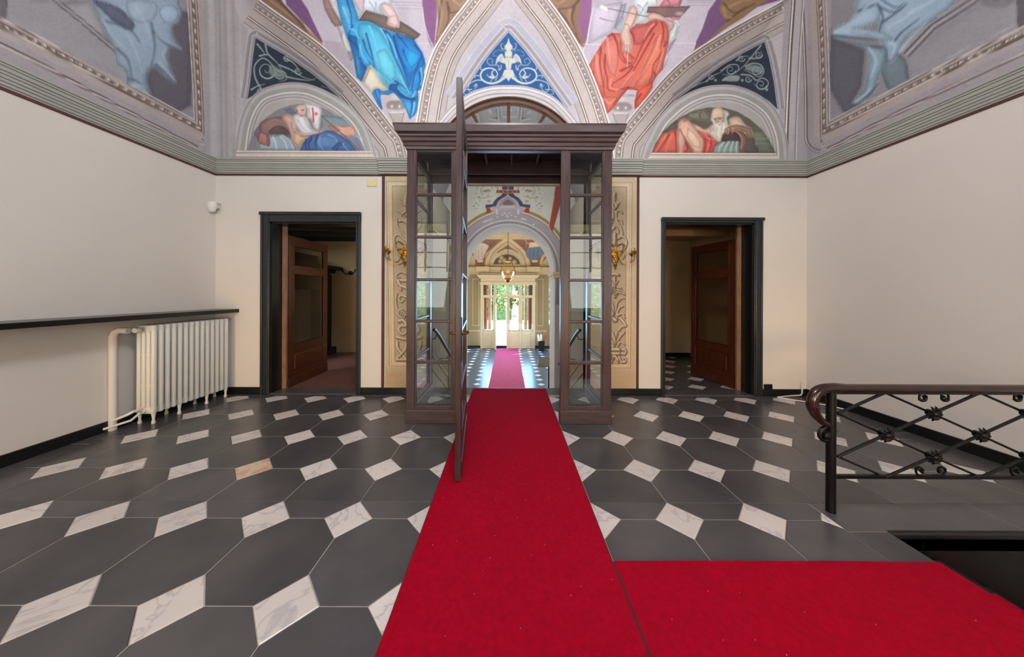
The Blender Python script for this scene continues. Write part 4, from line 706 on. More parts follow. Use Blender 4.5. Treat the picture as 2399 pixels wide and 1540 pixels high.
# ---- walls
cx, cy, cz = onY(FAN[0], FAN[1], DW); RO = FAN[2] / F * DW; XO = cx        # opening of the passage
def px2x(px, Y=DW): return onY(px, 700, Y)[0]
dl = (px2x(634), px2x(836)); dr = (px2x(1556), px2x(1764)); dlz = onY(735, 521, DW)[2]; drz = onY(1660, 523, DW)[2]
def wall_openings(mb, xa, xb, ya, yb, z0, z1, ops, arch=None):
    xs = [xa] + [v for o in ops for v in (o[0], o[1])] + [xb]
    cuts = sorted(set(xs))
    for p, q in zip(cuts, cuts[1:]):
        mid = (p + q) / 2; o = [o for o in ops if o[0] < mid < o[1]]
        if not o: mb.box(p, q, ya, yb, z0, z1)
        elif o[0][2] is not None: mb.box(p, q, ya, yb, o[0][2], z1)
        else:
            c, zc, r = arch; N = 40
            for i in range(N):
                t0 = math.pi * (1 - i / N); t1 = math.pi * (1 - (i + 1) / N); xa_, xb_ = c + r * math.cos(t0), c + r * math.cos(t1); za, zb = zc + r * math.sin(t0), zc + r * math.sin(t1)
                mb.hexa([(xa_, ya, za), (xb_, ya, zb), (xb_, yb, zb), (xa_, yb, za), (xa_, ya, z1), (xb_, ya, z1), (xb_, yb, z1), (xa_, yb, z1)])
m = MB(); wall_openings(m, XL - .3, XR + .3, DW, DW + TH, -0.05, 5.9, [(dl[0], dl[1], dlz), (XO - RO, XO + RO, None), (dr[0], dr[1], drz)], (cx, cz, RO))
tag(m.build('wall_back', M['wall']), kind='structure')
m = MB(); m.box(XL - .2, XL, YB, DW, -0.05, 5.8); tag(m.build('wall_left', M['wall']), kind='structure')
m = MB(); m.box(XR, XR + .2, YB, DW, -2.2, 5.8); tag(m.build('wall_right', M['wall']), kind='structure')
m = MB(); ops = [(-2.7 - .75, -2.7 + .75), (-.75, .75), (2.7 - .75, 2.7 + .75)]
xs = [XL - .2] + [v for o in ops for v in o] + [XR + .2]
for i, (p, q) in enumerate(zip(xs, xs[1:])):
    if i % 2 == 0: m.box(p, q, YB - .3, YB, -.05, 5.8)
    else: m.box(p, q, YB - .3, YB, -.05, 0.8); m.box(p, q, YB - .3, YB, 3.8, 5.8)
tag(m.build('wall_rear', M['wall']), kind='structure')
for k, (p, q) in enumerate(ops):
    w = tag(empty('window_%d' % (k + 1), ((p + q) / 2, YB + .12, 0.8)), kind='structure')
    f = MB(); hw = (q - p) / 2
    f.box(-hw, -hw + .06, -.03, .03, 0, 3); f.box(hw - .06, hw, -.03, .03, 0, 3); f.box(-.035, .035, -.03, .03, 0, 3); f.box(-hw, hw, -.03, .03, 0, .08); f.box(-hw, hw, -.03, .03, 2.92, 3)
    for z in (.5, 1.0, 1.5, 2.0, 2.5): f.box(-hw, hw, -.015, .015, z - .015, z + .015)
    f.build('window_frame', M['wood'], w)
m = MB()
for k in range(19):
    x = -3.8 + .4 * k; m.hexa([(x, -5.6, 2.2), (x + .4, -5.6, 2.2), (x + .4, -3.3, 3.9), (x, -3.3, 3.9), (x, -5.6, 2.22), (x + .4, -5.6, 2.22), (x + .4, -3.3, 3.92), (x, -3.3, 3.92)])
    m.box(x, x + .4, -5.62, -5.6, 2.0 + .05 * (k % 2), 2.2)
tag(m.build('awning', M['awning']), kind='structure')
m = MB(); m.box(-14, 14, -14, YB - .3, -.4, -.1); tag(m.build('unseen_terrace', M['gravel']), kind='structure')  # unseen ground added for the light of the rear windows
m = MB(); m.box(-14, 14, -11, -10.4, -.4, 3.4); tag(m.build('wall_unseen_hedge', M['leaf2']), kind='structure')  # unseen hedge added to shape the rear window light and reflections
# ---- cornice (mitred round three walls), oxblood line under it
def mitre(o): pass
CP = [(0, 3.215), (.012, 3.215), (.012, 3.235), (.03, 3.242), (.03, 3.268), (.042, 3.274), (.042, 3.30), (.056, 3.306), (.056, 3.335), (.07, 3.34), (.07, 3.362), (.09, 3.37), (.09, 3.405), (.105, 3.41), (.105, 3.43), (.12, 3.436), (.12, 3.456), (0, 3.462)]
CP = [(o * .5, 3.215 + (z - 3.215) * .88) for o, z in CP]
path = [(XL, YB, 1, 0), (XL, DW, 1, -1), (XR, DW, -1, -1), (XR, YB, -1, 0)]
m = MB(); m.sweep(CP, path)
cornice = tag(m.build('trim_1', M['cornice']), 'sage grey stucco cornice below the vault', kind='structure')
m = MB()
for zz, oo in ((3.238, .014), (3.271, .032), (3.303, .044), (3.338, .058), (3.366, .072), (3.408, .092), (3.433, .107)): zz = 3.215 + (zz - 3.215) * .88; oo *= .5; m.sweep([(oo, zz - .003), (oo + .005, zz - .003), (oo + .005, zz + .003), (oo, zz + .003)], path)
m.build('grey_fillet', M['cornline'], cornice)  # grey-green lines painted along the cornice steps
# projecting break of the cornice over the two painted pilasters
for a, b in ((px2x(889), px2x(962)), (px2x(1424), px2x(1500))):
    m = MB(); prof = [(o + .035 if o else 0, z) for o, z in CP]
    m.sweep(prof, [(a, DW, 0, -1), (b, DW, 0, -1)]); m.build('cornice_break', M['cornice'], cornice)
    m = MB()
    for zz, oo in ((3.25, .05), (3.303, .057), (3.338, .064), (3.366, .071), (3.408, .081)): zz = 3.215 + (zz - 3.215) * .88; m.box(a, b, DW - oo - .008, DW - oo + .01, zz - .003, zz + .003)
    m.build('grey_fillet', M['cornline'], cornice)
m = MB(); m.sweep([(0, 3.19), (.012, 3.19), (.012, 3.216), (0, 3.216)], path)
xpl, xpr = px2x(899), px2x(1493)
m.box(xpl - .028, xpl + .012, DW - .012, DW, 0.1, 3.2); m.box(xpr - .014, xpr + .02, DW - .012, DW, 0.1, 3.2)
tag(m.build('trim_2', M['redtrim']), 'oxblood painted line round the plaster fields', kind='structure')
# ---- skirtings
def skirt(name, boxes, parent=None):
    m = MB()
    for b in boxes: m.box(*b, bev=.003)
    return tag(m.build(name, M['base'], parent), kind='structure' if parent is None else None)
skirt('baseboard_left', [(XL, XL + .022, YB, DW, 0, .105)])
skirt('baseboard_right', [(XR - .022, XR, YB, DW, 0, .105)])
fl0, fl1, fr0, fr1 = px2x(615), px2x(845), px2x(1547), px2x(1783)
skirt('baseboard_back', [(XL, fl0, DW - .022, DW, 0, .1), (fl1, XO - RO - .02, DW - .022, DW, 0, .1), (XO + RO + .02, fr0, DW - .022, DW, 0, .1), (fr1, XR, DW - .022, DW, 0, .1)])
# ---- floor: base slab with stairwell opening, octagonal dark slabs and white marble insets
SX0, SY1, SY0 = 2.40, 1.87, 0.45
m = MB(); m.box(XL, SX0, YB, DW + TH, -.12, -.0022); m.box(SX0, XR, SY1, DW + TH, -.12, -.0022); m.box(SX0, XR, YB, SY0, -.12, -.0022)
floor = tag(m.build('floor', M['grout']), kind='structure')
def clip(poly, f):     # keep f(x, y) >= 0, linear f
    out = []
    for i in range(len(poly)):
        a, b = poly[i], poly[(i + 1) % len(poly)]; fa, fb = f(*a), f(*b)
        if fa >= 0: out.append(a)
        if (fa >= 0) != (fb >= 0): t = fa / (fa - fb); out.append((a[0] + (b[0] - a[0]) * t, a[1] + (b[1] - a[1]) * t))
    return out
def parea(p): return abs(sum(p[i][0] * p[(i + 1) % len(p)][1] - p[(i + 1) % len(p)][0] * p[i][1] for i in range(len(p)))) / 2
BL, BR, BT = XL + .2, XR - .2, DW - .09
regions = [[(BL, 0.3), (2.15, 0.3), (2.15, 2.12), (BL, 2.12)], [(BL, 2.12), (BR, 2.12), (BR, BT), (BL, BT)]]
def clips(p, R):
    for i in range(len(R)):
        (ax, ay), (bx, by) = R[i], R[(i + 1) % len(R)]
        p = clip(p, lambda x, y: (bx - ax) * (y - ay) - (by - ay) * (x - ax))
        if len(p) < 3: return []
    return p
def shrink(p, g):
    cx_ = sum(q[0] for q in p) / len(p); cy_ = sum(q[1] for q in p) / len(p)
    return [(cx_ + (x - cx_) * (1 - g / max(math.hypot(x - cx_, y - cy_), g)), cy_ + (y - cy_) * (1 - g / max(math.hypot(x - cx_, y - cy_), g))) for x, y in p]
PX, PY, XX, YY, HD = .548, .55, .046, 1.963, .158
rng2 = random.Random(5)
def tile(poly, name, mt, dz=0):
    if len(poly) < 3 or parea(poly) < .0012: return
    poly = shrink(poly, .0026); c = (sum(q[0] for q in poly) / len(poly), sum(q[1] for q in poly) / len(poly)); b = MB()
    b.prism([(x - c[0], y - c[1]) for x, y in poly], -.02, 0, .004, .0015)
    o = b.build(name, mt, floor, loc=(c[0], c[1], dz + rng2.uniform(-.0006, .0006)))
    return o
for j in range(-4, 6):
    for i in range(-9, 9):
        x = XX + PX * i; y = YY + PY * j
        dia = [(x - HD, y), (x, y - HD), (x + HD, y), (x, y + HD)]
        ox, oy = x + PX / 2, y + PY / 2; a, b_ = PX / 2, PY / 2
        oc = [(ox - a, oy - b_ + HD), (ox - a + HD, oy - b_), (ox + a - HD, oy - b_), (ox + a, oy - b_ + HD), (ox + a, oy + b_ - HD), (ox + a - HD, oy + b_), (ox - a + HD, oy + b_), (ox - a, oy + b_ - HD)]
        hide = lambda q: -0.50 < q[0] < .56 and q[1] < 4.3      # wholly under the carpet
        for R in regions:
            if not all(hide(q) for q in dia): tile(clips(dia, R), 'marble_inset', M['tan_marble'] if (i, j) == (-4, 1) else M['white'])
            if not all(hide(q) for q in oc): tile(clips(oc, R), 'stone_tile', M['dark'])
for (a, b, c, d) in ((XL, BL, 0.3, 1.5), (XL, BL, 1.5, 2.9), (XL, BL, 2.9, DW), (BR, XR, SY1 + .25, 3.2), (BR, XR, 3.2, DW), (BL, -2.2, BT, DW), (-2.2, -.9, BT, DW), (.9, 2.3, BT, DW), (2.3, BR, BT, DW),
                     (2.15, 3.3, SY1, 2.12), (3.3, XR, SY1, 2.12), (2.15, SX0, 1.2, SY1), (2.15, SX0, .3, 1.2)):
    tile([(a, c), (b, c), (b, d), (a, d)], 'border_slab', M['dark'])
m = MB(); m.box(XL, 2.4, YB, .3, -.02, 0); m.build('stone_paving', M['dark'], floor)
m = MB(); m.box(XO - RO, XO + RO, DW, 4.66, -.12, 0, bev=.008); m.build('threshold_slab', M['dark'], floor)
# ---- stairwell going down to the right: black marble linings and steps
well = tag(empty('stairwell', (SX0, SY1, 0)), 'black marble stairwell beside the red carpet', kind='structure')
W = lambda b, n, mt: b.build(n, mt, well, loc=(-SX0, -SY1, 0))
m = MB(); m.box(SX0 - .02, XR, SY1, SY1 + .06, -2.2, -.02); m.box(SX0 + .22, SX0 + .222, SY1 - .003, SY1, -.6, -.06); W(m, 'well_lining', M['base'])
m = MB(); m.tube([(SX0, SY1 + .005, -.022), (XR, SY1 + .005, -.022)], .024, 12); W(m, 'nosing', M['base'])
m = MB(); m.box(SX0 - .02, XR, SY0 - .06, SY0, -2.2, -.02); W(m, 'well_lining', M['base'])
for k in range(6):
    m = MB(); xa = SX0 + .3 * k; m.box(xa, xa + .33, SY0, SY1, -.17 * (k + 1) - .17, -.17 * (k + 1), bev=.01); W(m, 'step', M['beam'])
# ---- door openings in the back wall: marble architraves + half-glazed leaves
def architrave(idx, x0, x1, zt, fx0, fx1, fzt, sgn, label):
    d = tag(empty('door_%d' % idx, ((fx0 + fx1) / 2, DW, 0)), label, kind='structure'); ox = (fx0 + fx1) / 2
    P = lambda b, n, mt, par=d, **k: b.build(n, mt, par, loc=(-ox, -DW, 0), **k)
    for a, b in ((fx0, x0), (x1, fx1)):
        m = MB(); m.box(a, b, DW - .03, DW + .02, 0, fzt, bev=.006); w = b - a
        m.box(a + w * .08, a + w * .28, DW - .045, DW - .02, 0, fzt - .02, bev=.006); m.box(a + w * .75, a + w * .9, DW - .04, DW - .02, 0, fzt - .02, bev=.004); P(m, 'side_architrave', M['jamb'])
    m = MB(); m.box(fx0, fx1, DW - .032, DW + .02, zt, fzt, bev=.006); m.box(fx0 - .01, fx1 + .01, DW - .05, DW - .02, fzt - .045, fzt, bev=.006); P(m, 'head_architrave', M['jamb'])
    m = MB(); m.box(x0 - .005, x0 + .02, DW, DW + TH + .01, 0, zt); m.box(x1 - .02, x1 + .005, DW, DW + TH + .01, 0, zt); m.box(x0, x1, DW, DW + TH + .01, zt - .02, zt + .005); P(m, 'reveal_lining', M['base'])
    m = MB(); m.box(x0, x1, DW - .02, DW + TH, -.02, .012, bev=.004); P(m, 'threshold', M['dark'])
    m = MB(); xj = x0 + .02 if sgn > 0 else x1 - .02
    m.box(min(xj, xj + sgn * .06), max(xj, xj + sgn * .06), DW + TH - .035, DW + TH, 0.012, zt - .02)
    for z in (.35, .8, 1.3, 1.75, 2.1): m.box(xj + sgn * .02, xj + sgn * .035, DW + TH - .045, DW + TH - .03, z - .02, z + .02)
    P(m, 'rebate_post', M['edgewood'])
    return d
def leaf(parent, hx, hy, ang, w, h, off, mirror=1, handle=False):
    """half-glazed leaf hinged at hx, hy; local x runs from the hinge to the free edge; frame mesh is the leaf itself"""
    t = .022; sw = .10; m = MB()
    m.box(0, sw, -t, t, 0, h, bev=.004); m.box(w - sw, w, -t, t, 0, h, bev=.004)
    for z0, z1 in ((0, .2), (.52, .63), (h * .755, h * .755 + .1), (h - .13, h)): m.box(sw - .005, w - sw + .005, -t, t, z0, z1, bev=.003)
    for a, b in ((.63, h * .755), (h * .755 + .1, h - .13)):
        for s in (-1, 1):
            y = s * t
            m.box(sw - .005, sw + .02, y - .006, y + .006, a, b); m.box(w - sw - .02, w - sw + .005, y - .006, y + .006, a, b)
            m.box(sw, w - sw, y - .006, y + .006, a - .005, a + .018); m.box(sw, w - sw, y - .006, y + .006, b - .018, b + .005)
    L = m.build('door_leaf', M['doorwood'], parent, loc=(hx - off[0], hy - off[1], .015), rot=(0, 0, ang))
    for a, b in ((.63, h * .755), (h * .755 + .1, h - .13)):
        g = MB(); g.box(sw, w - sw, -.003, .003, a, b); g.build('glass_pane', M['glassd'], L)
    g = MB(); g.box(sw - .01, w - sw + .01, -.010, .010, .19, .53); g.box(sw + .05, w - sw - .05, -.02, .02, .24, .48, bev=.012); g.build('raised_panel', M['doorwood'], L)
    g = MB(); g.box(0, w, -.032, .032, 0, .13, bev=.006); g.build('kick_rail', M['doorwood'], L)
    if handle:
        g = MB()
        for s in (-1, 1):
            g.box(w - .07, w - .035, s * t - .004, s * t + .004, .98, 1.16, bev=.003)
            g.tube([(w - .052, s * t, 1.08), (w - .052, s * .06, 1.08), (w - .10, s * .066, 1.08), (w - .15, s * .066, 1.085), (w - .17, s * .06, 1.075)], [.009, .009, .009, .008, .006], 8)
        g.box(w - .002, w + .003, -.012, .012, .95, 1.2); g.build('door_handle', M['brass'], L, smooth='auto')
    return L
fzl, fzr = onY(728, 498, DW)[2], onY(1666, 511, DW)[2]
d1 = architrave(1, dl[0], dl[1], dlz, px2x(613), px2x(846), fzl, 1, 'green-black marble doorway left of the glazed vestibule, leaf folded back')
d2 = architrave(2, dr[0], dr[1], drz, px2x(1548), px2x(1784), fzr, -1, 'green-black marble doorway right of the glazed vestibule, leaf half open')
leaf(d1, dl[0] + .05, DW + TH + .03, math.radians(91), 1.02, 2.36, ((px2x(613) + px2x(846)) / 2, DW))
leaf(d2, dr[1] - .05, DW + TH + .03, math.radians(97), .92, 2.33, ((px2x(1548) + px2x(1784)) / 2, DW), handle=True)
# ---- room behind the left door (fireplace room) and behind the right door
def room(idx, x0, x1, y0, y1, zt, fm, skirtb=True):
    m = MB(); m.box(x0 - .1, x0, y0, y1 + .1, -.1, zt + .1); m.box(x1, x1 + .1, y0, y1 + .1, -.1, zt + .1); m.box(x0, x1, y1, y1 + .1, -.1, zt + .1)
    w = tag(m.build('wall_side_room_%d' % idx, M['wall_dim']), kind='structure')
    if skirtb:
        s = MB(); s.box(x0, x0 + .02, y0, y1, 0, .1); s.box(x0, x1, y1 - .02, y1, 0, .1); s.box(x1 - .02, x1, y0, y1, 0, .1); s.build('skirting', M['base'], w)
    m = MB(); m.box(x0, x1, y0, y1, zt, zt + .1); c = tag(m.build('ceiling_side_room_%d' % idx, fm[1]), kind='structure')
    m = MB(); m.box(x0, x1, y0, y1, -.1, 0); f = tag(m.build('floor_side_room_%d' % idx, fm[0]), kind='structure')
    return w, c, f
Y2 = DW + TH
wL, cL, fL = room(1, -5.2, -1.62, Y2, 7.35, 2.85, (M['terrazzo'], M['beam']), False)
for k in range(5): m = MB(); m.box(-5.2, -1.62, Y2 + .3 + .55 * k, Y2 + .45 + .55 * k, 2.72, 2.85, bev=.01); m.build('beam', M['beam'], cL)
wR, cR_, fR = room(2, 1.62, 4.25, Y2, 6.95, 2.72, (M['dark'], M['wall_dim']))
m = MB(); m.box(1.62, 4.25, 5.7, 5.85, 2.6, 2.72, bev=.01); m.box(1.62, 4.25, Y2 + .1, Y2 + .3, 2.6, 2.72); m.build('beam', M['wall_dim'], cR_)
for j in range(0, 6):
    for i in range(0, 6):
        x = 1.98 + .52 * i + (0.26 if j % 2 else 0); y = Y2 + .16 + .44 * j
        if x > 4.05: continue
        m = MB(); m.prism([(x - .15, y), (x, y - .13), (x + .15, y), (x, y + .13)], -.01, .0015); m.build('marble_inset', M['white'], fR)
M['archstone'] = mat('lit_arch_stucco', (196, 188, 180), 0.8, var=0.06, scale=3)  # stucco lightened to stand in for light on the arch underside
# ---- stair hall, steps down to the lower hall, arch wall
m = MB(); m.box(-1.75, -1.45, Y2, 7.4, -1.6, 3.5); m.box(1.5, 1.8, Y2, 7.4, -1.6, 3.5)
stw = tag(m.build('wall_stair_hall', M['stairwall']), kind='structure')
for x, s in ((-1.45, 1), (1.5, -1)):      # raking panel mouldings beside the stairs
    m = MB()
    for (a, b) in (((4.8, .55), (7.2, -.85)), ((4.8, -.15), (7.2, -1.35)), ((4.8, -.15), (4.8, .55)), ((4.8, .8), (4.8, 2.7)), ((7.1, -.5), (7.1, 2.7)), ((4.8, 2.7), (7.1, 2.7)), ((4.8, .8), (7.1, -.5))):
        m.tube([(x + s * .005, a[0], a[1]), (x + s * .005, b[0], b[1])], .022, 6)
    m.build('panel_moulding', M['hallw'], stw)
m = MB(); N = 24; R_ = 1.7; zc_ = 3.4
for i in range(N):
    t0, t1 = math.pi * i / N, math.pi * (i + 1) / N; a = lambda r, t: (r * math.cos(t) + .02, zc_ + r * math.sin(t) * .95)
    (xa, za), (xb, zb), (xc, zc2), (xd, zd) = a(R_, t0), a(R_, t1), a(R_ + .1, t1), a(R_ + .1, t0)
    m.hexa([(xa, Y2, za), (xb, Y2, zb), (xc, Y2, zc2), (xd, Y2, zd), (xa, 7.4, za), (xb, 7.4, zb), (xc, 7.4, zc2), (xd, 7.4, zd)])
vlt = tag(m.build('ceiling_stair_hall', M['grey']), kind='structure')
for k, tt in enumerate((.36, .43, .5, .57, .64)):     # coffers of the barrel vault
    for y in (5.0, 5.7, 6.4):
        m = MB(); t = math.pi * tt; c = Vector((R_ * math.cos(t) + .02, y, zc_ + R_ * math.sin(t) * .95)); r = -t + math.pi / 2
        for a, b, w, h in ((0, .22, .17, .012), (0, -.22, .17, .012), (.16, 0, .012, .23), (-.16, 0, .012, .23)): m.box(a - w, a + w, b - h, b + h, -.03, 0)
        m.box(-.05, .05, -.05, .05, -.02, 0, bev=.01); m.build('coffer', M['cornice'], vlt, loc=c, rot=(0, -r + 0, 0))
steps = tag(empty('floor_stairs', (0, 4.66, 0)), 'grey stone stairs down to the entrance hall', kind='structure')
for k in range(9):
    m = MB(); m.box(-1.45, 1.5, .28 * k, .28 * k + .30, -.165 * (k + 1) - .16, -.165 * (k + 1), bev=.006); m.build('step', M['stone'], steps)
AY, AZ, AR_ = 7.4, 2.03, 1.15
m = MB(); wall_openings(m, -3.6, 3.6, AY + .01, 8.3, -1.6, 5.2, [(.02 - AR_, .02 + AR_, None)], (.02, AZ, AR_)); aw = tag(m.build('wall_arch', M['archstone']), kind='structure')
def arch_paint(uv, V):
    p = Paint(uv, (176, 176, 160)); q = lambda L: Z(1080, 400, 9.626, L)
    p.fill(q([(-800, -600), (3000, -600), (3000, 290), (1500, 300), (600, 300), (-800, 260)]), (148, 122, 96), 1)
    p.fill(q([(930, -600), (1190, -600), (1190, 430), (930, 430)]), (64, 60, 88), .8); p.line(q([(922, -100), (922, 430)]), 1.2, (190, 176, 164)); p.line(q([(1198, -100), (1198, 430)]), 1.2, (190, 176, 164))
    p.fill(q([(1030, 180), (1110, 180), (1090, 330), (1080, 430), (1040, 430)]), (96, 112, 130), 1)
    p.fill(q([(800, 440), (1320, 440), (1320, 505), (800, 505)]), (120, 44, 36), .7); p.line(q([(800, 445), (1320, 445)]), 1, (176, 120, 60)); p.line(q([(800, 500), (1320, 500)]), 1, (176, 120, 60)); p.blob(q([(1055, 450)])[0], 4, (190, 130, 60))
    for x in (850, 950, 1160, 1260): p.blob(q([(x, 472)])[0], 2.5, (190, 120, 60))
    cxx, cyy = proj(np.array([[.02, AY, AZ]]))[0]; r0 = AR_ / AY * F
    d = np.where(uv[:, 1] < cyy, np.hypot(uv[:, 0] - cxx, uv[:, 1] - cyy), np.abs(uv[:, 0] - cxx)) - r0
    for a, b, c in ((34, 41, (138, 114, 54)), (31, 34, (186, 172, 164)), (28, 31, (130, 116, 114)), (12, 28, (142, 134, 134)), (9, 12, (176, 168, 166)), (3, 9, (126, 118, 120)), (0, 3, (172, 166, 166)), (-30, 0, (150, 144, 146))):
        i = np.nonzero((d > a - 1) & (d < b + 1))[0]; p.mix(i, c, np.clip(np.minimum(d[i] - a, b - d[i]) / 1 + .5, 0, 1))
    for s in (0, 1):
        f = lambda L: q(L) if s == 0 else [(2 * 1189.8 - x, y) for x, y in q(L)]
        p.fill(f([(940, 510), (1050, 510), (1055, 540), (1000, 590), (900, 640), (840, 700), (790, 800), (700, 800), (740, 700), (820, 610), (900, 560)]), (52, 60, 82), .8)
        p.fill(f([(550, 770), (800, 745), (800, 800), (560, 850)]), (60, 58, 86), .8); p.fill(f([(570, 850), (660, 840), (675, 940), (580, 960)]), (136, 48, 40), .8)
        for L in ([(350, 440), (370, 370), (420, 320)], [(560, 310), (680, 340), (715, 420)], [(500, 550), (450, 470), (470, 380), (560, 340)], [(440, 610), (540, 620), (620, 590), (700, 575)], [(620, 590), (600, 560), (615, 540)], [(840, 440), (845, 330)], [(760, 350), (800, 370), (830, 430)], [(420, 700), (430, 640)]): p.line(f(L), 1.1, (96, 104, 92), .9)
        for c, r, cc in (((560, 460), 7, (156, 112, 108)), ((620, 440), 6, (166, 118, 110)), ((450, 330), 6, (176, 126, 88)), ((400, 600), 4, (160, 76, 54)), ((340, 520), 4, (176, 136, 110)), ((630, 690), 7, (160, 120, 96)), ((340, 740), 4, (110, 120, 112)), ((400, 780), 3, (116, 124, 112)), ((290, 800), 4, (112, 120, 116)), ((290, 620), 3, (170, 140, 118)), ((430, 240), 6, (140, 92, 62)), ((840, 540), 4, (176, 156, 104)), ((340, 860), 3, (120, 126, 118))): p.blob(f([c])[0], r, cc, .9, r * .6)
        for k in range(7): p.line(f([(490 + 30 * k, 440), (500 + 26 * k, 480)]), 1.2, (140, 84, 84), .8)
    p.fill(q([(1055, 520), (1090, 570), (1200, 640), (1280, 700), (1300, 800), (1430, 840), (1380, 960), (720, 960), (680, 840), (800, 800), (830, 700), (910, 640), (1020, 570)]), (160, 146, 146), 1)
    p.fill(q([(1055, 570), (1150, 650), (1230, 700), (1250, 800), (860, 800), (880, 700), (960, 650)]), (140, 124, 124), 1, .9); p.fill(q([(930, 740), (990, 680), (1060, 650), (1120, 680), (1200, 740), (1130, 780), (980, 780)]), (104, 88, 92), 1)
    for k in range(8): p.blob(q([(910 + 40 * k, 810)])[0], 3, (182, 174, 178), .9)
    p.fill(q([(790, 880), (1310, 880), (1300, 1000), (800, 1000)]), (146, 138, 140), 1)
    for x, w in ((800, 3), (825, 2), (1300, 3), (1275, 2)): p.line(q([(x, 880), (x, 980)]), w * .8, (190, 180, 182))
    for x, y in ((930, 1010), (980, 960), (1040, 1000), (1100, 960), (1140, 1010), (520, 1160), (600, 1120), (700, 1090), (1380, 1090), (1460, 1110), (1640, 1220), (1050, 1040), (560, 1140), (650, 1110), (1420, 1090), (820, 1050), (1230, 1040)): p.blob(q([(x, y)])[0], 4, (190, 184, 188), .9, 2.2)
    p.fill(q([(2140, 300), (2400, 200), (2060, 1400), (1990, 1260)]), (136, 62, 46), .8); p.line(q([(2115, 560), (1975, 1260), (2040, 1380)]), 1.2, (190, 160, 140), smooth=0)
    return p.rgb(1.0)
xs = np.linspace(-1.75, 1.8, 360); zs = np.linspace(1.2, 5.0, 380); G = np.zeros((380, 360, 3)); G[..., 0] = xs; G[..., 1] = AY; G[..., 2] = zs[:, None]
grid_mesh('painted_arch_face', G, arch_paint, fresco, aw, lambda uv, V: np.where(V[:, 2] > AZ, np.hypot(V[:, 0] - .02, V[:, 2] - AZ), np.abs(V[:, 0] - .02)) > AR_ - .004)
for s in (-1, 1):     # imposts and jamb facing
    m = MB(); xc = .02 + s * AR_
    m.box(min(xc - s * .05, xc + s * .4), max(xc - s * .05, xc + s * .4), AY - .03, 8.33, AZ - .1, AZ - .02, bev=.015); m.box(min(xc - s * .025, xc + s * .4), max(xc - s * .025, xc + s * .4), AY - .02, 8.32, AZ - .17, AZ - .1, bev=.01)
    m.build('impost', M['hallw'], aw)
# ---- lower entrance hall
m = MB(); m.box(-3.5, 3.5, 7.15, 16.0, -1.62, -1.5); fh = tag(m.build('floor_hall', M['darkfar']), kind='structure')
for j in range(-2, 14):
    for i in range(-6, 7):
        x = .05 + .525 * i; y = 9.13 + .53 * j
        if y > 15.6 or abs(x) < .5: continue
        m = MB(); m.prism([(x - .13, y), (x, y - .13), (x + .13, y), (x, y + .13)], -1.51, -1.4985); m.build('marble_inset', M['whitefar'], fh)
HY, HT = 16.0, 3.95
m = MB()
def hx(px): return onY(px, 700, HY)[0]
DX0, DX1 = hx(1128), hx(1252); WX0, WX1 = hx(1285), hx(1310)
wz0, wz1 = onY(1290, 762, HY)[2], onY(1290, 648, HY)[2]
m.box(-3.6, -WX1 + .03, HY, HY + .3, -1.6, 4.2); m.box(-WX1, -WX0, HY, HY + .3, -1.6, wz0); m.box(-WX1, -WX0, HY, HY + .3, wz1, 4.2)
m.box(-WX0, DX0, HY, HY + .3, -1.6, 4.2); m.box(DX0, DX1, HY, HY + .3, onY(1190, 662, HY)[2], 4.2); m.box(DX1, WX0, HY, HY + .3, -1.6, 4.2)
m.box(WX0, WX1, HY, HY + .3, -1.6, wz0); m.box(WX0, WX1, HY, HY + .3, wz1, 4.2); m.box(WX1, 3.6, HY, HY + .3, -1.6, 4.2)
m.box(-3.6, -3.5, 8.3, HY, -1.6, 4.2); m.box(3.5, 3.6, 8.3, HY, -1.6, 4.2)
wh = tag(m.build('wall_hall', M['hall']), kind='structure')
m = MB()
for s in (-1, 1):
    for a, b, z0, z1 in ((1.55, 1.58, -.3, 2.2), (1.88, 1.91, -.3, 2.2), (1.55, 1.91, -.32, -.28), (1.55, 1.91, 2.2, 2.23), (1.5, 2.1, -.62, -.56)):
        x0, x1 = sorted((s * a, s * b)); m.box(x0, x1, HY - .02, HY, z0, z1)
m.build('wall_panel_moulding', M['hallw'], wh)
m = MB(); m.box(-3.5, 3.5, HY - .03, HY, -1.5, -1.38); m.box(-3.5, -3.47, 8.3, HY, -1.5, -1.38); m.box(3.47, 3.5, 8.3, HY, -1.5, -1.38); m.build('skirting', M['base'], wh)
ch = tag(empty('ceiling_hall'), kind='structure')
m = MB(); m.box(-3.5, 3.5, 8.3, 13.6, HT, HT + .15); m.build('ceiling_slab', M['hallw'], ch)
m = MB()
for k in range(6): m.box(-3.5, 3.5, 12.2 + .25 * k, 12.28 + .25 * k, HT - .04, HT)
m.build('ceiling_moulding', M['hallw'], ch)
m = MB(); m.sweep([(0, 2.45), (.05, 2.45), (.05, 2.52), (.12, 2.56), (.12, 2.66), (.2, 2.72), (.2, 2.84), (0, 2.86)], [(-3.5, HY, 0, -1), (3.5, HY, 0, -1)])
for a in (-1.7, 1.0): m.sweep([(0, 2.5), (.2, 2.6), (.28, 2.74), (.28, 2.86), (0, 2.87)], [(a, HY, 0, -1), (a + .7, HY, 0, -1)])
m.build('hall_cornice', M['hallw'], ch)
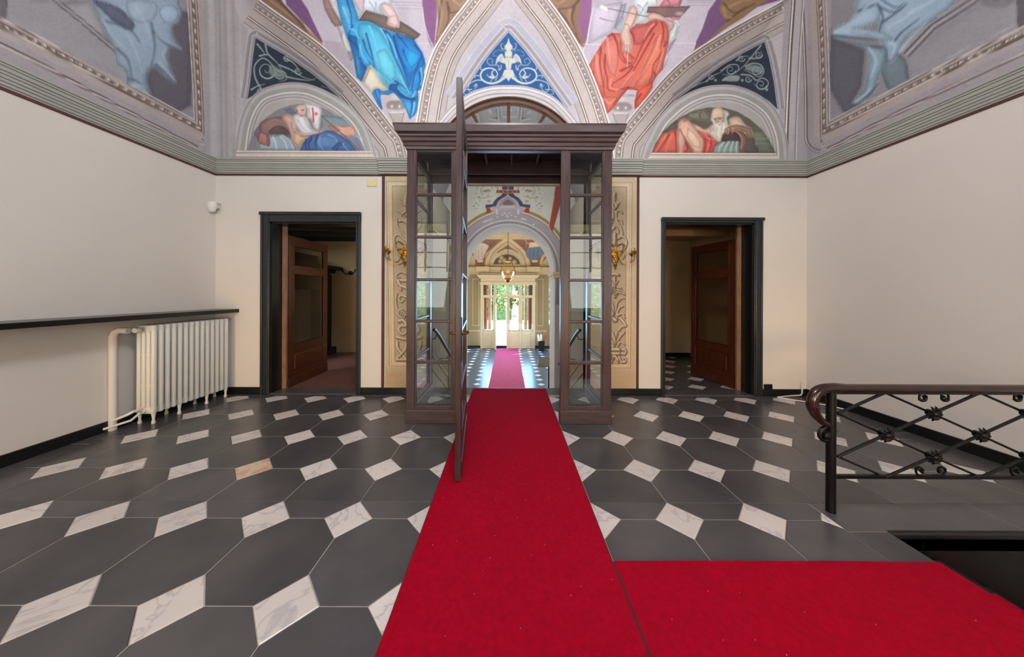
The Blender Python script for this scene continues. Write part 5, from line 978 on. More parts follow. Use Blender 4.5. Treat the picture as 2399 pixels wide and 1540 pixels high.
def hall_paint(uv, V):
    p = Paint(uv, (178, 160, 126)); q = lambda L: Z(1080, 540, 5.922, L)
    p.fill(q([(-200, 105), (600, 110), (340, 320), (330, 480), (190, 480), (130, 360), (-200, 400)]), (122, 86, 72), .8); p.fill(q([(1500, 105), (690, 110), (880, 320), (930, 490), (1110, 490), (1200, 340), (1500, 400)]), (122, 86, 72), .8)
    for s in (0, 1):
        f = lambda L: q(L) if s == 0 else [(2 * 1189.0 - x, y) for x, y in q(L)]
        p.line(f([(645, 110), (540, 190), (430, 300), (370, 420), (350, 520)]), 9, (190, 170, 134)); p.line(f([(645, 85), (500, 190), (390, 300), (335, 420), (320, 500)]), 1.5, (132, 108, 78)); p.line(f([(645, 150), (560, 210), (450, 310), (400, 420), (385, 520)]), 1.2, (126, 104, 74))
        p.line(f([(90, 310), (160, 380), (190, 510)]), 7, (186, 166, 130)); p.fill(f([(190, 470), (320, 470), (330, 500), (190, 500)]), (150, 124, 94), .8)
        p.fill(f([(225, 410), (310, 410), (300, 445), (230, 445)]), (206, 178, 140), .8)
    p.fill(q([(500, 300), (645, 205), (790, 300), (760, 330), (645, 265), (540, 330)]), (132, 92, 78), .8)
    p.line(q([(430, 470), (470, 380), (560, 300), (645, 275), (740, 300), (820, 380), (870, 470)]), 5, (176, 172, 140))
    p.fill(q([(445, 468), (480, 400), (560, 345), (645, 330), (730, 350), (800, 410), (825, 468)]), (76, 72, 62), .8)
    for c, r in (((560, 380), 7), ((600, 420), 8), ((680, 390), 6), ((740, 440), 8), ((540, 430), 6)): p.blob(q([c])[0], r, (206, 172, 116), .9)
    p.fill(q([(150, 220), (250, 170), (380, 210), (360, 270), (330, 330), (300, 400), (190, 400), (170, 300)]), (188, 178, 164), .8, 1, 1)
    for x in (200, 240, 290): p.line(q([(x, 240), (x + 5, 390)]), 1, (140, 126, 112), .8)
    p.blob(q([(255, 170)])[0], 3.5, (206, 150, 110)); p.line(q([(380, 230), (480, 140), (550, 40)]), .9, (90, 70, 60))
    p.fill(q([(930, 240), (1060, 220), (1140, 260), (1170, 290), (1110, 360), (1060, 400), (960, 410), (900, 330)]), (98, 118, 136), .8, 1, 1)
    for x in (960, 1010, 1070): p.line(q([(x, 250), (x - 10, 390)]), 1, (60, 78, 98), .8)
    p.fill(q([(950, 170), (1060, 160), (1120, 220), (940, 240)]), (206, 178, 150), .8); p.blob(q([(1035, 150)])[0], 3.8, (206, 144, 96)); p.line(q([(890, 130), (920, 180), (970, 190)]), 2, (206, 140, 96)); p.line(q([(900, 180), (905, 240)]), 1, (190, 150, 110))
    return p.rgb(1.0)
tt = np.linspace(0, 1, 110); G = np.zeros((110, 260, 3)); G[..., 0] = np.linspace(-3.4, 3.4, 260); G[..., 1] = (HY - 2.4 * (1 - np.cos(tt * math.pi / 2)))[:, None]; G[..., 2] = (2.85 + (HT - 2.85) * np.sin(tt * math.pi / 2))[:, None]
grid_mesh('painted_hall_cove', G, hall_paint, fresco, ch)
m = MB()
for s in (-1, 1):
    x0, x1 = sorted((s * WX0, s * WX1)); m.box(x0, x1, HY + .1, HY + .14, wz0, wz0 + .06); m.box(x0, x1, HY + .1, HY + .14, wz1 - .06, wz1); m.box(x0, x0 + .04, HY + .1, HY + .14, wz0, wz1); m.box(x1 - .04, x1, HY + .1, HY + .14, wz0, wz1)
    for k in range(1, 8): z = wz0 + (wz1 - wz0) * k / 8; m.box(x0, x1, HY + .11, HY + .13, z - .012, z + .012)
tag(m.build('window_4', M['whitepaint']), kind='structure')
# ================================================================= OBJECTS
def thing(name, loc, label, cat, group=None, rz=0): return tag(empty(name, loc, rz), label, cat, group)
# ---- painted pilaster panels beside the vestibule (flat grisaille painting on the wall)
def pil_paint(uv, V):
    p = Paint(uv, (186, 168, 138)); LT, MD, DKc = (212, 196, 168), (164, 144, 116), (122, 102, 82)
    zl = lambda L: Z(860, 400, 2.5667, L); zr = lambda L: Z(1290, 400, 2.5667, L)
    p.fill(zl([(152, 90), (600, 90), (600, 1150), (165, 1150)]), (176, 158, 128), 1); p.fill(zr([(-100, 95), (463, 95), (455, 1165), (-100, 1165)]), (178, 160, 132), 1)
    for o, w, c in ((0, 1.2, DKc), (6, 2.2, LT), (12, 1.2, MD), (20, 5, (206, 184, 152)), (29, 1.2, LT), (33, 1.2, DKc)):
        p.line(zl([(600, 68 + o * .7), (117 + o, 68 + o * .7), (135 + o, 1174 - o * .7), (600, 1174 - o * .7)]), w, c, .9, .6, smooth=0)
        p.line(zr([(-50, 74 + o * .7), (490 - o, 74 + o * .7), (480 - o, 1186 - o * .7), (-50, 1186 - o * .7)]), w, c, .9, .6, smooth=0)
    p.fill(zl([(100, 1200), (600, 1200), (600, 1320), (100, 1320)]), (166, 142, 108), 10, .7); p.fill(zr([(-50, 1210), (510, 1210), (510, 1330), (-50, 1330)]), (178, 154, 122), 10, .7)
    def st(Zf, L, w, w2=None):
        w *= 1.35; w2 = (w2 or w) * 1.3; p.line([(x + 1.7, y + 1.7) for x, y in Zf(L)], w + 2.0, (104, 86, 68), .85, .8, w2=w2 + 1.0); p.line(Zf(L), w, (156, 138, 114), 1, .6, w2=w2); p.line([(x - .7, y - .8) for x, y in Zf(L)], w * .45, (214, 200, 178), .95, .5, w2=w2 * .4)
    def lf(Zf, c, dx, dy, n=4):
        for k in range(n):
            a = (c[0] + dx * k * .25, c[1] + dy * k * .25); st(Zf, [a, (a[0] - dy * .35 + dx * .2, a[1] + dx * .35 + dy * .2)], 3.2, 1); st(Zf, [a, (a[0] + dy * .35 + dx * .2, a[1] - dx * .35 + dy * .2)], 3.2, 1)
    # left candelabrum, mirrored about x = 250 (zoom units)
    for mir in (0, 1):
        g = zl if not mir else (lambda L: zl([(500 - x, y) for x, y in L]))
        for L, w, w2 in (([(232, 150), (228, 200), (230, 270)], 4, 3), ([(230, 210), (205, 190), (195, 175)], 3, 1.4), ([(235, 265), (200, 250), (178, 240)], 4, 1.2), ([(225, 250), (205, 265), (210, 272)], 2.5, 1), ([(190, 300), (240, 298)], 5, 5), ([(250, 320), (215, 302), (200, 300)], 4, 2),
                         ([(178, 290), (185, 340), (222, 380), (232, 420)], 1.8, 2.4), ([(230, 420), (190, 385), (165, 400), (165, 440), (200, 470), (215, 460)], 3.4, 1.6), ([(232, 340), (236, 400), (240, 440)], 3, 4), ([(190, 500), (215, 540), (190, 560), (180, 545)], 4, 1.6),
                         ([(235, 620), (205, 610), (180, 625), (178, 640), (196, 640)], 2.4, 1.4), ([(178, 658), (210, 660), (250, 660)], 5, 5), ([(185, 664), (200, 690), (240, 705)], 6, 6), ([(200, 700), (205, 720), (195, 715)], 2.4, 1), ([(240, 705), (240, 740)], 3.5, 2.5),
                         ([(178, 740), (172, 780), (180, 830), (210, 860), (235, 880)], 2.2, 3.4), ([(235, 760), (205, 750), (190, 770), (205, 790), (225, 775)], 4, 2), ([(178, 860), (200, 880), (225, 900)], 4, 2), ([(190, 905), (215, 900), (235, 930), (200, 935), (190, 960), (215, 985), (245, 960)], 5.5, 3.5),
                         ([(178, 1000), (215, 1010), (262, 1014)], 5, 5), ([(180, 1030), (185, 1070), (215, 1110), (235, 1140)], 4, 6), ([(240, 1030), (225, 1080), (190, 1120), (178, 1135)], 4, 2.5), ([(252, 1040), (245, 1090), (248, 1140)], 5, 4), ([(180, 1138), (215, 1138), (262, 1140)], 3, 3)): st(g, L, w, w2)
        lf(g, (196, 840), 40, 40)
    # right candelabrum, mirrored about x = 385
    for mir in (0, 1):
        g = zr if not mir else (lambda L: zr([(770 - x, y) for x, y in L]))
        for L, w, w2 in (([(385, 135), (390, 160), (386, 180)], 3.4, 1.6), ([(388, 225), (400, 210), (412, 190)], 4, 1.6), ([(386, 228), (396, 215), (396, 200)], 3, 2), ([(430, 255), (415, 240), (396, 250), (398, 300), (425, 350), (428, 390), (410, 405)], 1.8, 3.2), ([(405, 290), (425, 300), (430, 320)], 3, 1.4),
                         ([(388, 340), (402, 355), (408, 375)], 4, 1.6), ([(400, 410), (430, 395), (455, 420), (450, 460), (425, 490)], 3.2, 2), ([(405, 440), (425, 440), (430, 470), (415, 490)], 2.6, 1.6), ([(386, 380), (388, 440)], 5, 5), ([(415, 495), (440, 510), (430, 530)], 4, 2), ([(366, 625), (385, 622), (412, 628)], 4.5, 3), ([(386, 640), (384, 700)], 3, 2.4),
                         ([(386, 700), (400, 670), (405, 660)], 2.6, 1.2), ([(386, 760), (410, 730), (445, 745), (430, 720), (420, 700)], 2.4, 1.2), ([(390, 860), (398, 800), (425, 770), (440, 768)], 2.8, 1.4), ([(392, 880), (410, 830), (435, 815)], 4, 2), ([(380, 900), (405, 880), (430, 900), (450, 930), (425, 940), (410, 960)], 6, 3), ([(400, 870), (430, 860), (445, 885)], 4, 2),
                         ([(385, 1040), (390, 1000), (400, 970)], 5, 3), ([(390, 1050), (410, 1010), (445, 970)], 3.6, 1.6), ([(395, 1060), (420, 1030), (445, 1045)], 4.5, 2.4), ([(360, 1075), (440, 1075)], 6, 6), ([(360, 1100), (442, 1100)], 5, 5), ([(445, 1070), (452, 1088), (445, 1105)], 3, 3), ([(366, 1140), (385, 1115), (400, 1130), (405, 1155)], 4, 3), ([(410, 1120), (425, 1150), (450, 1150), (450, 1125), (438, 1130)], 4, 2)): st(g, L, w, w2)
        lf(g, (400, 700), 10, 60, 3)
    return p.rgb(1.0)
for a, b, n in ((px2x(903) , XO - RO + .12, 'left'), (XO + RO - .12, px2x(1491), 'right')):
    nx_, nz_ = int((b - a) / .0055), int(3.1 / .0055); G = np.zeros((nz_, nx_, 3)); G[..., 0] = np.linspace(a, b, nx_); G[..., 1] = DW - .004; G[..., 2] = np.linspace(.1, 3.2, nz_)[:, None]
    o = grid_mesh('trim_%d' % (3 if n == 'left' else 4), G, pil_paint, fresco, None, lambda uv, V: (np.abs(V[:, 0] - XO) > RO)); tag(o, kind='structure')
m = MB(); m.box(XO - RO - .03, XO - RO + .0, DW - .02, DW + TH, 0, cz); m.box(XO + RO, XO + RO + .03, DW - .02, DW + TH, 0, cz); tag(m.build('trim_5', M['stairwall']), kind='structure')
# ---- fanlight in the arch above the vestibule
fan = tag(empty('window_5', (cx, DW + .1, cz)), kind='structure')
m = MB(); N = 36
for i in range(N):
    t0, t1 = math.pi * i / N, math.pi * (i + 1) / N; q = lambda r, t, y: (r * math.cos(t), y, r * math.sin(t)); ro, ri = RO + .01, RO - .075
    m.hexa([q(ri, t0, -.04), q(ri, t1, -.04), q(ri, t1, .04), q(ri, t0, .04), q(ro, t0, -.04), q(ro, t1, -.04), q(ro, t1, .04), q(ro, t0, .04)])
m.build('arched_frame', M['fanwood'], fan)
for t in (30, 60, 90, 120, 150):
    c, s = math.cos(math.radians(t)), math.sin(math.radians(t)); m = MB(); m.tube([(c * .35, 0, s * .35), (c * (RO - .05), 0, s * (RO - .05))], .024, 4); m.build('glazing_bar', M['fanwood'], fan)
pts = [(.34 * math.cos(math.pi * i / 12), .34 * math.sin(math.pi * i / 12)) for i in range(13)]
m = MB(); m.tube([(x, 0, z) for x, z in pts], .025, 6); m.box(-RO, RO, -.04, .04, -.05, .05); m.build('inner_arch', M['fanwood'], fan)
m = MB(); ring = [((RO - .04) * math.cos(math.pi * i / 30), (RO - .04) * math.sin(math.pi * i / 30)) for i in range(31)]
vs = [m.bm.verts.new((x, .003, z)) for x, z in ring]; m.bm.faces.new(vs); r = bmesh.ops.extrude_face_region(m.bm, geom=m.bm.faces[:]); bmesh.ops.translate(m.bm, verts=[v for v in r['geom'] if isinstance(v, bmesh.types.BMVert)], vec=(0, .004, 0)); m.build('pane', M['glass'], fan)
# ---- glazed wooden vestibule
FY = 3.385; VX0, VX1, OX0, OX1 = px2x(952, FY), px2x(1433, FY), -.545, .602; VT = 3.17
ves = thing('glazed_vestibule', (0, FY, 0), 'dark walnut glazed vestibule with moulded cornice and one open leaf in front of the passage', 'vestibule')
VB = lambda b, n, mt=M['wood'], par=ves, **k: b.build(n, mt, par, loc=(0, -FY, 0), **k)
rows = [onY(1190, y, FY)[2] for y in (356, 455.5, 555.5, 656, 754, 851, 952)]
def glazed_panel(x0, x1, y0, y1, nm, alongx=True):
    """a panel with stiles, rails, six panes, plinth"""
    L = empty(nm, (0, -FY, 0), 0, ves); sw = .095; a0, a1 = (x0, x1) if alongx else (y0, y1)
    def bx(mb, u0, u1, z0, z1, d=0, bev=.004):
        if alongx: mb.box(u0, u1, y0 - d, y1 + d, z0, z1, bev=bev)
        else: mb.box(x0 - d, x1 + d, u0, u1, z0, z1, bev=bev)
    m = MB(); bx(m, a0, a0 + sw, 0.15, VT); bx(m, a1 - sw, a1, 0.15, VT); bx(m, a0 + sw, a1 - sw, rows[0], VT, -.004); bx(m, a0 + sw, a1 - sw, .15, rows[6], -.004)
    for u in (a0 + sw, a1 - sw - .014): bx(m, u, u + .014, rows[6], rows[0], -.012, 0)
    m.build('panel_frame', M['wood'], L)
    for z in rows[1:6]: m = MB(); bx(m, a0 + sw - .004, a1 - sw + .004, z - .016, z + .016, -.006, .007); m.build('glazing_bar', M['woodh'], L)
    m = MB(); bx(m, a0 - (.006 if alongx else 0), a1 + (.006 if alongx else 0), 0.0, .155, .014, .006); m.build('plinth', M['woodh'], L)
    for zt, zb in zip(rows, rows[1:]):
        m = MB(); u0, u1 = a0 + sw + .002, a1 - sw - .002
        if alongx: m.box(u0, u1, (y0 + y1) / 2 - .002, (y0 + y1) / 2 + .002, zb + .012, zt - .012)
        else: m.box((x0 + x1) / 2 - .002, (x0 + x1) / 2 + .002, u0, u1, zb + .012, zt - .012)
        m.build('glass_pane', M['glass'], L)
glazed_panel(VX0, OX0, FY, FY + .06, 'front_panel'); glazed_panel(OX1, VX1, FY, FY + .06, 'front_panel')
glazed_panel(VX0, VX0 + .05, FY + .05, DW - .01, 'side_panel', False); glazed_panel(VX1 - .05, VX1, FY + .05, DW - .01, 'side_panel', False)
# inner reveal posts of the doorway and inner partition frames seen through the glass
for a, b in ((OX0 - .20, OX0 - .15), (OX1 + .15, OX1 + .20)):
    m = MB(); m.box(a, b, DW - .10, DW - .02, .0, VT, bev=.004); VB(m, 'rear_post')
m = MB(); CPV = [(0, 3.12), (.012, 3.125), (.02, 3.15), (.03, 3.16), (.034, 3.19), (.05, 3.205), (.055, 3.235), (.07, 3.25), (.075, 3.265), (.10, 3.285), (.115, 3.33), (.12, 3.345), (.12, 3.365), (0, 3.37)]
m.sweep(CPV, [(VX0, DW - .12, -1, 0), (VX0, FY, -1, -1), (VX1, FY, 1, -1), (VX1, DW - .12, 1, 0)]); VB(m, 'cornice', M['woodh'])
m = MB(); m.box(OX0 - .02, OX1 + .02, FY + .002, FY + .06, 3.115, 3.2); VB(m, 'door_head', M['woodh'])
m = MB(); m.box(VX0, VX1, FY, DW - .02, 3.34, 3.365); VB(m, 'roof_board', M['woodh'])
for x in (-.30, .04, .39): m = MB(); m.box(x - .012, x + .012, FY + .06, DW - .2, 3.27, 3.34, bev=.006); VB(m, 'ceiling_batten', M['cornline'])
for y, z0, z1 in ((4.12, 3.14, 3.34), (4.30, 3.08, 3.34)): m = MB(); m.box(VX0 + .05, VX1 - .05, y, y + .035, z0, z1, bev=.004); VB(m, 'ceiling_beam', M['woodh'])
m = MB(); m.box(-.6, .75, DW - .03, DW + .03, 3.06, 3.085); VB(m, 'lintel_edge', M['hallw'])
# open leaf hinged at the left of the doorway, swung towards the viewer
LH = 3.16; LW = 1.06; ang = math.atan2(2.315 - FY, -.385 + .487); leafv = empty('door', (-.487, -.015, .02), ang, ves)
m = MB(); sw = .10; t = .0225
m.box(0, sw, -t, t, 0, LH, bev=.004); m.box(LW - sw, LW, -t, t, 0, LH, bev=.004)
zr_ = [z for z in rows]; zr_[0] = 3.03; zr_[6] = .30
m.box(sw, LW - sw, -t + .003, t - .003, zr_[0], LH, bev=.003); m.box(sw, LW - sw, -t + .003, t - .003, 0, zr_[6], bev=.003); m.box(sw * .5, LW - sw * .5, -t - .008, t + .008, 0, .12, bev=.004)
for u in (sw, LW - sw - .016):
    m.box(u, u + .016, -t - .002, t + .002, zr_[6], zr_[0])
m.build('leaf_frame', M['wood'], leafv)
for z in zr_[1:6]: m = MB(); m.box(sw - .004, LW - sw + .004, -.024, .024, z - .014, z + .014, bev=.006); m.build('glazing_bar', M['woodh'], leafv)
for zt, zb in zip(zr_, zr_[1:]): m = MB(); m.box(sw + .002, LW - sw - .002, -.002, .002, zb + .01, zt - .01); m.build('glass_pane', M['glass'], leafv)
m = MB(); m.box(LW - .085, LW - .02, -t - .006, -t, .93, 1.28, bev=.004); m.box(LW - .085, LW - .02, t, t + .006, .93, 1.28, bev=.004); m.box(LW, LW + .003, -.014, .014, .9, 1.35); m.build('lock_plate', M['wood'], leafv)
m = MB()
for s in (-1, 1):
    m.tube([(LW - .05, 0, 1.15), (LW - .05, s * .065, 1.15)], .010, 8); m.lathe([(.02, 0), (.02, .008), (.012, .01)], (LW - .05, s * (t + .004) - .004, 1.15), 12, 'Y'); m.tube([(LW - .05, s * .065, 1.15), (LW - .085, s * .07, 1.155), (LW - .14, s * .068, 1.15)], [.011, .013, .008], 8); m.lathe([(.004, -.01), (.014, 0), (.004, .01)], (LW - .05, s * .065, 1.165), 8)
m.build('lever_handle', M['brass'], leafv, smooth='auto')
# ---- carpets
def carpet(name, x0, x1, y0, y1, z, mt, label, hems=(), wav=.004):
    b = MB(); n = 60 if y1 - y0 > 1.5 else 14; xs = np.linspace(x0, x1, 8)
    def wob(v, k): return wav * math.sin(v * 3.1 + k) + wav * .6 * math.sin(v * 7.7 + 2 * k)
    top = []; 
    for i in range(n + 1):
        y = y0 + (y1 - y0) * i / n
        top.append([b.bm.verts.new((x + (wob(y, 1) if j == 0 else wob(y, 2) if j == 7 else 0) , y + (wob(x, 3) if i in (0, n) else 0), z)) for j, x in enumerate(xs)])
    for q, w in zip(top, top[1:]):
        for j in range(7): b.bm.faces.new((q[j], q[j + 1], w[j + 1], w[j]))
    r = bmesh.ops.extrude_face_region(b.bm, geom=b.bm.faces[:]); bmesh.ops.translate(b.bm, verts=[v for v in r['geom'] if isinstance(v, bmesh.types.BMVert)], vec=(0, 0, -.009))
    o = b.build(name, mt); tag(o, label, 'carpet')
    for h in hems: b = MB(); b.tube(h, .006, 8); b.build('bound_edge', M['hem'], o)
    return o
carpet('carpet_runner', -.532, .582, -1.2, 4.585, .012, M['carpet'], 'long red carpet runner leading through the glazed vestibule', hems=[[(-.532, y, .007) for y in np.linspace(-1.2, 4.58, 24)], [(.583, y, .008) for y in np.linspace(-1.2, 4.58, 24)]])
c2 = carpet('carpet_runner', .592, 2.40, .5, 1.648, .012, M['carpet'], 'red carpet branching right and falling over the stairwell edge', hems=[[(.593, y, .008) for y in np.linspace(.5, 1.64, 8)]], wav=.002)
m = MB(); pr = [(2.385, .010)] + [(2.41, .004)]
for k in range(6): pr += [(2.42 + .3 * k, -.17 * (k + 1) + .02), (2.43 + .3 * k, -.17 * (k + 1) + .012), (2.405 + .3 * (k + 1), -.17 * (k + 1) + .012), (2.42 + .3 * (k + 1), -.17 * (k + 1) + .004)]
for (xa, za), (xb, zb) in zip(pr, pr[1:]):
    if xb < XR - .02 and (abs(xb - xa) + abs(zb - za)) > 1e-4: v = [m.bm.verts.new(q) for q in ((xa, .5, za), (xb, .5, zb), (xb, 1.64, zb), (xa, 1.64, za))]; m.bm.faces.new(v)
m.build('stair_fall', M['carpet'], c2)
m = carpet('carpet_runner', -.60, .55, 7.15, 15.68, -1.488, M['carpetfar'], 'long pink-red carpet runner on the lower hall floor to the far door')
m = MB(); rr = random.Random(9)
for k in range(46):      # lint and crumbs on the pile
    x = rr.uniform(-.5, 2.2) if k % 3 == 0 else rr.uniform(-.5, .55); y = rr.uniform(1.2, 1.6) if x > .56 else rr.uniform(1.25, 3.6); a = rr.uniform(0, 3); s = rr.uniform(.0015, .004)
    m.tube([(x, y, .0135), (x + s * math.cos(a), y + s * math.sin(a), .0145)], rr.uniform(.0006, .0012), 4)
tag(m.build('carpet_lint', M['paper']), 'scattered pale lint specks lying on the red carpet', 'lint', kind='stuff')
# ---- wall shelf and radiator
m = MB(); m.box(XL, XL + .35, 0.2, DW - .0, 1.19, 1.238, bev=.004); sh = thing('wall_shelf', (XL, DW, 1.19), 'long black stone wall shelf above the white radiator', 'shelf')
o = m.build('shelf_slab', M['base'], sh, loc=(-XL, -DW, -1.19)); m = MB(); m.box(XL + .002, XL + .347, .2, DW - .001, 1.2382, 1.2405); m.build('lighter_top', M['shelf'], sh, loc=(-XL, -DW, -1.19))  # thin lighter layer on top of the black slab
rad = thing('radiator', (-4.08, 3.3, 0), 'white cast iron column radiator under the black shelf', 'radiator')
NS = 14; RY0, RY1 = 3.32, 4.24; pit = (RY1 - RY0) / NS; sec = None
for k in range(NS):
    y = RY0 + pit * (k + .5) - 3.3
    if sec is None:
        m = MB(); RH0, RH1 = .11, 1.115; X0, X1 = -.10, .105
        for i, xx in enumerate(np.linspace(X0 + .022, X1 - .022, 4)): m.lathe([(.010, RH0 + .02), (.023, RH0 + .05), (.023, RH1 - .05), (.010, RH1 - .02)], (xx, 0, 0), 10, sc=(1, 1.15))
        m.box(X0, X1, -.026, .026, RH1 - .085, RH1, bev=.022); m.box(X0, X1, -.026, .026, RH0, RH0 + .085, bev=.022)
        for z in (.42, .76): m.box(X0 + .01, X1 - .01, -.015, .015, z, z + .03, bev=.006)
        m.tube([(0, -pit / 2, RH1 - .05), (0, pit / 2, RH1 - .05)], .03, 10); m.tube([(0, -pit / 2, RH0 + .05), (0, pit / 2, RH0 + .05)], .03, 10)
        sec = m.build('radiator_section', M['radiator'], rad, smooth='auto', loc=(0, y, 0))
    else: copy(sec, rad, (0, y, 0))
for k in (0, 4, 9, 13):
    y = RY0 + pit * (k + .5) - 3.3
    for xx in (-.075, .08): m = MB(); m.lathe([(.016, 0), (.020, .01), (.011, .05), (.018, .10), (.024, .16)], (xx, 0, 0), 10); m.build('foot', M['radiator'], rad, smooth='auto', loc=(0, y, 0))
m = MB(); m.lathe([(.028, -.03), (.032, 0), (.02, .02), (.012, .03)], (0, -.03, 1.065), 12, 'Y'); m.build('valve', M['radiator'], rad, smooth='auto')
m = MB(); m.tube([(0, -.03, .18), (0, -.07, .18), (-.02, -.10, .16), (-.16, -.12, .10)], .014, 8); m.build('return_pipe', M['radiator'], rad, smooth='auto')
m = MB(); m.tube([(.03, -.03, .15), (.02, -.10, .10), (-.14, -.2, .05)], .012, 8); m.build('return_pipe', M['radiator'], rad, smooth='auto')
m = MB(); yp = 3.19; m.tube([(XL + .035, yp, 0), (XL + .035, yp, 1.0), (XL + .045, yp + .01, 1.05), (XL + .08, yp + .02, 1.07), (XL + .13, yp + .025, 1.065), (-4.115, yp + .03, 1.065)], .032, 10); tag(m.build('heating_pipe', M['wall'], smooth='auto'), 'cream painted heating pipe rising beside the radiator', 'pipe')
# ---- small fittings on the walls
sx, _, sz = onY(505, 484, DW - .06)
m = MB(); m.lathe([(.035, .05), (.062, .045), (.066, .01), (.052, -.05), (.035, -.085), (.01, -.092)], (0, 0, 0), 16, sc=(1, .8)); s = m.build('motion_sensor', M['plastic'], smooth='auto', loc=(sx - .02, DW - .09, sz)); tag(s, 'white motion sensor high in the left corner', 'sensor')
m = MB(); m.box(-.04, .05, -.01, .09, .045, .062, bev=.005); m.box(-.02, .03, .04, .09, -.02, .05, bev=.005); m.build('bracket', M['plastic'], s)
px_, _, pz_ = onY(872, 428, DW); m = MB(); m.box(-.07, .07, -.012, 0, -.058, .058, bev=.004); s = m.build('cover_plate', M['cream'], loc=(px_, DW, pz_)); tag(s, 'square cream cover plate high beside the left pilaster', 'plate')
for a in (-.058, .058):
    for b in (-.046, .046): m = MB(); m.lathe([(.004, -.014), (.004, -.011)], (a, 0, b), 8, 'Y'); m.build('screw', M['brass'], s)
px_, _, pz_ = onY(1798, 906, DW); m = MB(); m.box(-.06, .06, -.02, 0, -.037, .037, bev=.006); s = m.build('wall_socket', M['base'], loc=(px_, DW, pz_)); tag(s, 'black wall socket right of the right doorway', 'socket')
m = MB()
for a in (-.03, 0, .03): m.box(a - .012, a + .012, -.024, -.018, -.022, .022, bev=.003)
m.build('socket_module', M['iron'], s)
m = MB(); m.tube([(XR - .09, DW - .03, .2), (XR - .09, DW - .03, .05), (XR - .11, DW - .03, .02), (XR - .35, DW - .05, .012), (XR - .50, DW - .09, .012), (XR - .42, DW - .17, .012), (XR - .1, DW - .40, .012), (XR - .03, DW - .55, .012)], .0085, 8); tag(m.build('floor_cable', M['white_tube'], smooth='auto'), 'pale cable looped on the floor in the right corner', 'cable')
# ---- gilded wall sconces
def sconce(px, py, label, vis):
    x, _, z = onY(px, py, DW - .01); t = thing('wall_sconce', (x, DW - .012, z), label, 'sconce', 'gilded sconces on the painted pilasters')
    m = MB(); m.lathe([(.045, 0), (.052, -.01), (.045, -.02), (.034, -.022), (.03, -.014)], (0, 0, 0), 20, 'Y', (1, 1.35))
    for a in (0, 90, 180, 270): c, s = math.cos(math.radians(a)), math.sin(math.radians(a)); m.lathe([(.004, 0), (.018, -.006), (.016, -.018), (.004, -.022)], (c * .05, 0, s * .07), 10, 'Y')
    m.build('cartouche_frame', M['goldpaint'], t, smooth='auto')
    m = MB(); m.lathe([(.032, 0), (.026, -.02), (.01, -.026)], (0, 0, 0), 16, 'Y', (1, 1.3)); m.build('medallion', M['gold'], t, smooth='auto')
    m = MB()
    for q in ((0, -.15, .018), (0, -.19, .016), (-.014, -.17, .012), (.014, -.17, .012), (0, -.22, .010), (0, -.125, .012)): m.lathe([(.003, -.03), (q[2], -.02), (q[2] * .8, -.006), (.003, 0)], (q[0], 0, q[1]), 10, 'Y')
    for s in (-1, 1):
        m.tube([(s * .02, -.01, -.02), (s * .05, -.02, -.07), (s * .03, -.02, -.12), (0, -.02, -.15)], .008, 6); m.tube([(s * .05, -.02, .04), (s * .1, -.02, .03), (s * .09, -.02, -.03), (s * .05, -.02, -.05)], .006, 6)
        m.tube([(s * .02, -.01, .10), (s * .09, -.015, .15), (s * .14, -.015, .12), (s * .13, -.015, .05), (s * .08, -.015, .01)], .007, 6)
    m.build('leaf_spray', M['gold'], t, smooth='auto')
    for s in (-1, 1):
        for (ex, ey, ez, n_) in ((s * .20, -.10, -.005, 0), (s * .265, -.05, .03, 1)):
            m = MB(); P_ = sm([(s * .03, -.03), (s * .08, -.14), (s * .14, -.155), (abs(ex) * s * .95, -.12 if n_ == 0 else -.10), (ex, ez - .05)], 6)
            m.tube([(a, -.03 + (ey + .03) * i / (len(P_) - 1), b) for i, (a, b) in enumerate(P_)], .0048, 6); m.tube([(ex, ey, ez - .055), (ex, ey, ez)], .006, 6)
            m.lathe([(.006, -.05), (.018, -.035), (.02, -.02), (.030, 0), (.026, .002), (.014, -.012)], (ex, ey, ez), 12)
            for k in range(6): a = k * math.pi / 3; m.tube([(ex + .02 * math.cos(a), ey + .02 * math.sin(a), ez - .02), (ex + .034 * math.cos(a), ey + .034 * math.sin(a), ez + .012)], [.009, .002], 5)
            m.lathe([(.010, 0), (.010, .035), (.008, .04)], (ex, ey, ez), 10)
            m.build('candle_arm', M['gold'], t, smooth='auto')
            m = MB(); m.lathe([(.007, .036), (.015, .055), (.014, .075), (.006, .1), (.001, .112)], (ex, ey, ez), 10); m.build('candle_bulb', M['bulb'], t, smooth=True)
sconce(949, 590, 'gilded candle sconce on the pilaster left of the glazed vestibule', -1); sconce(1441, 595, 'gilded candle sconce on the pilaster right of the glazed vestibule', 1)
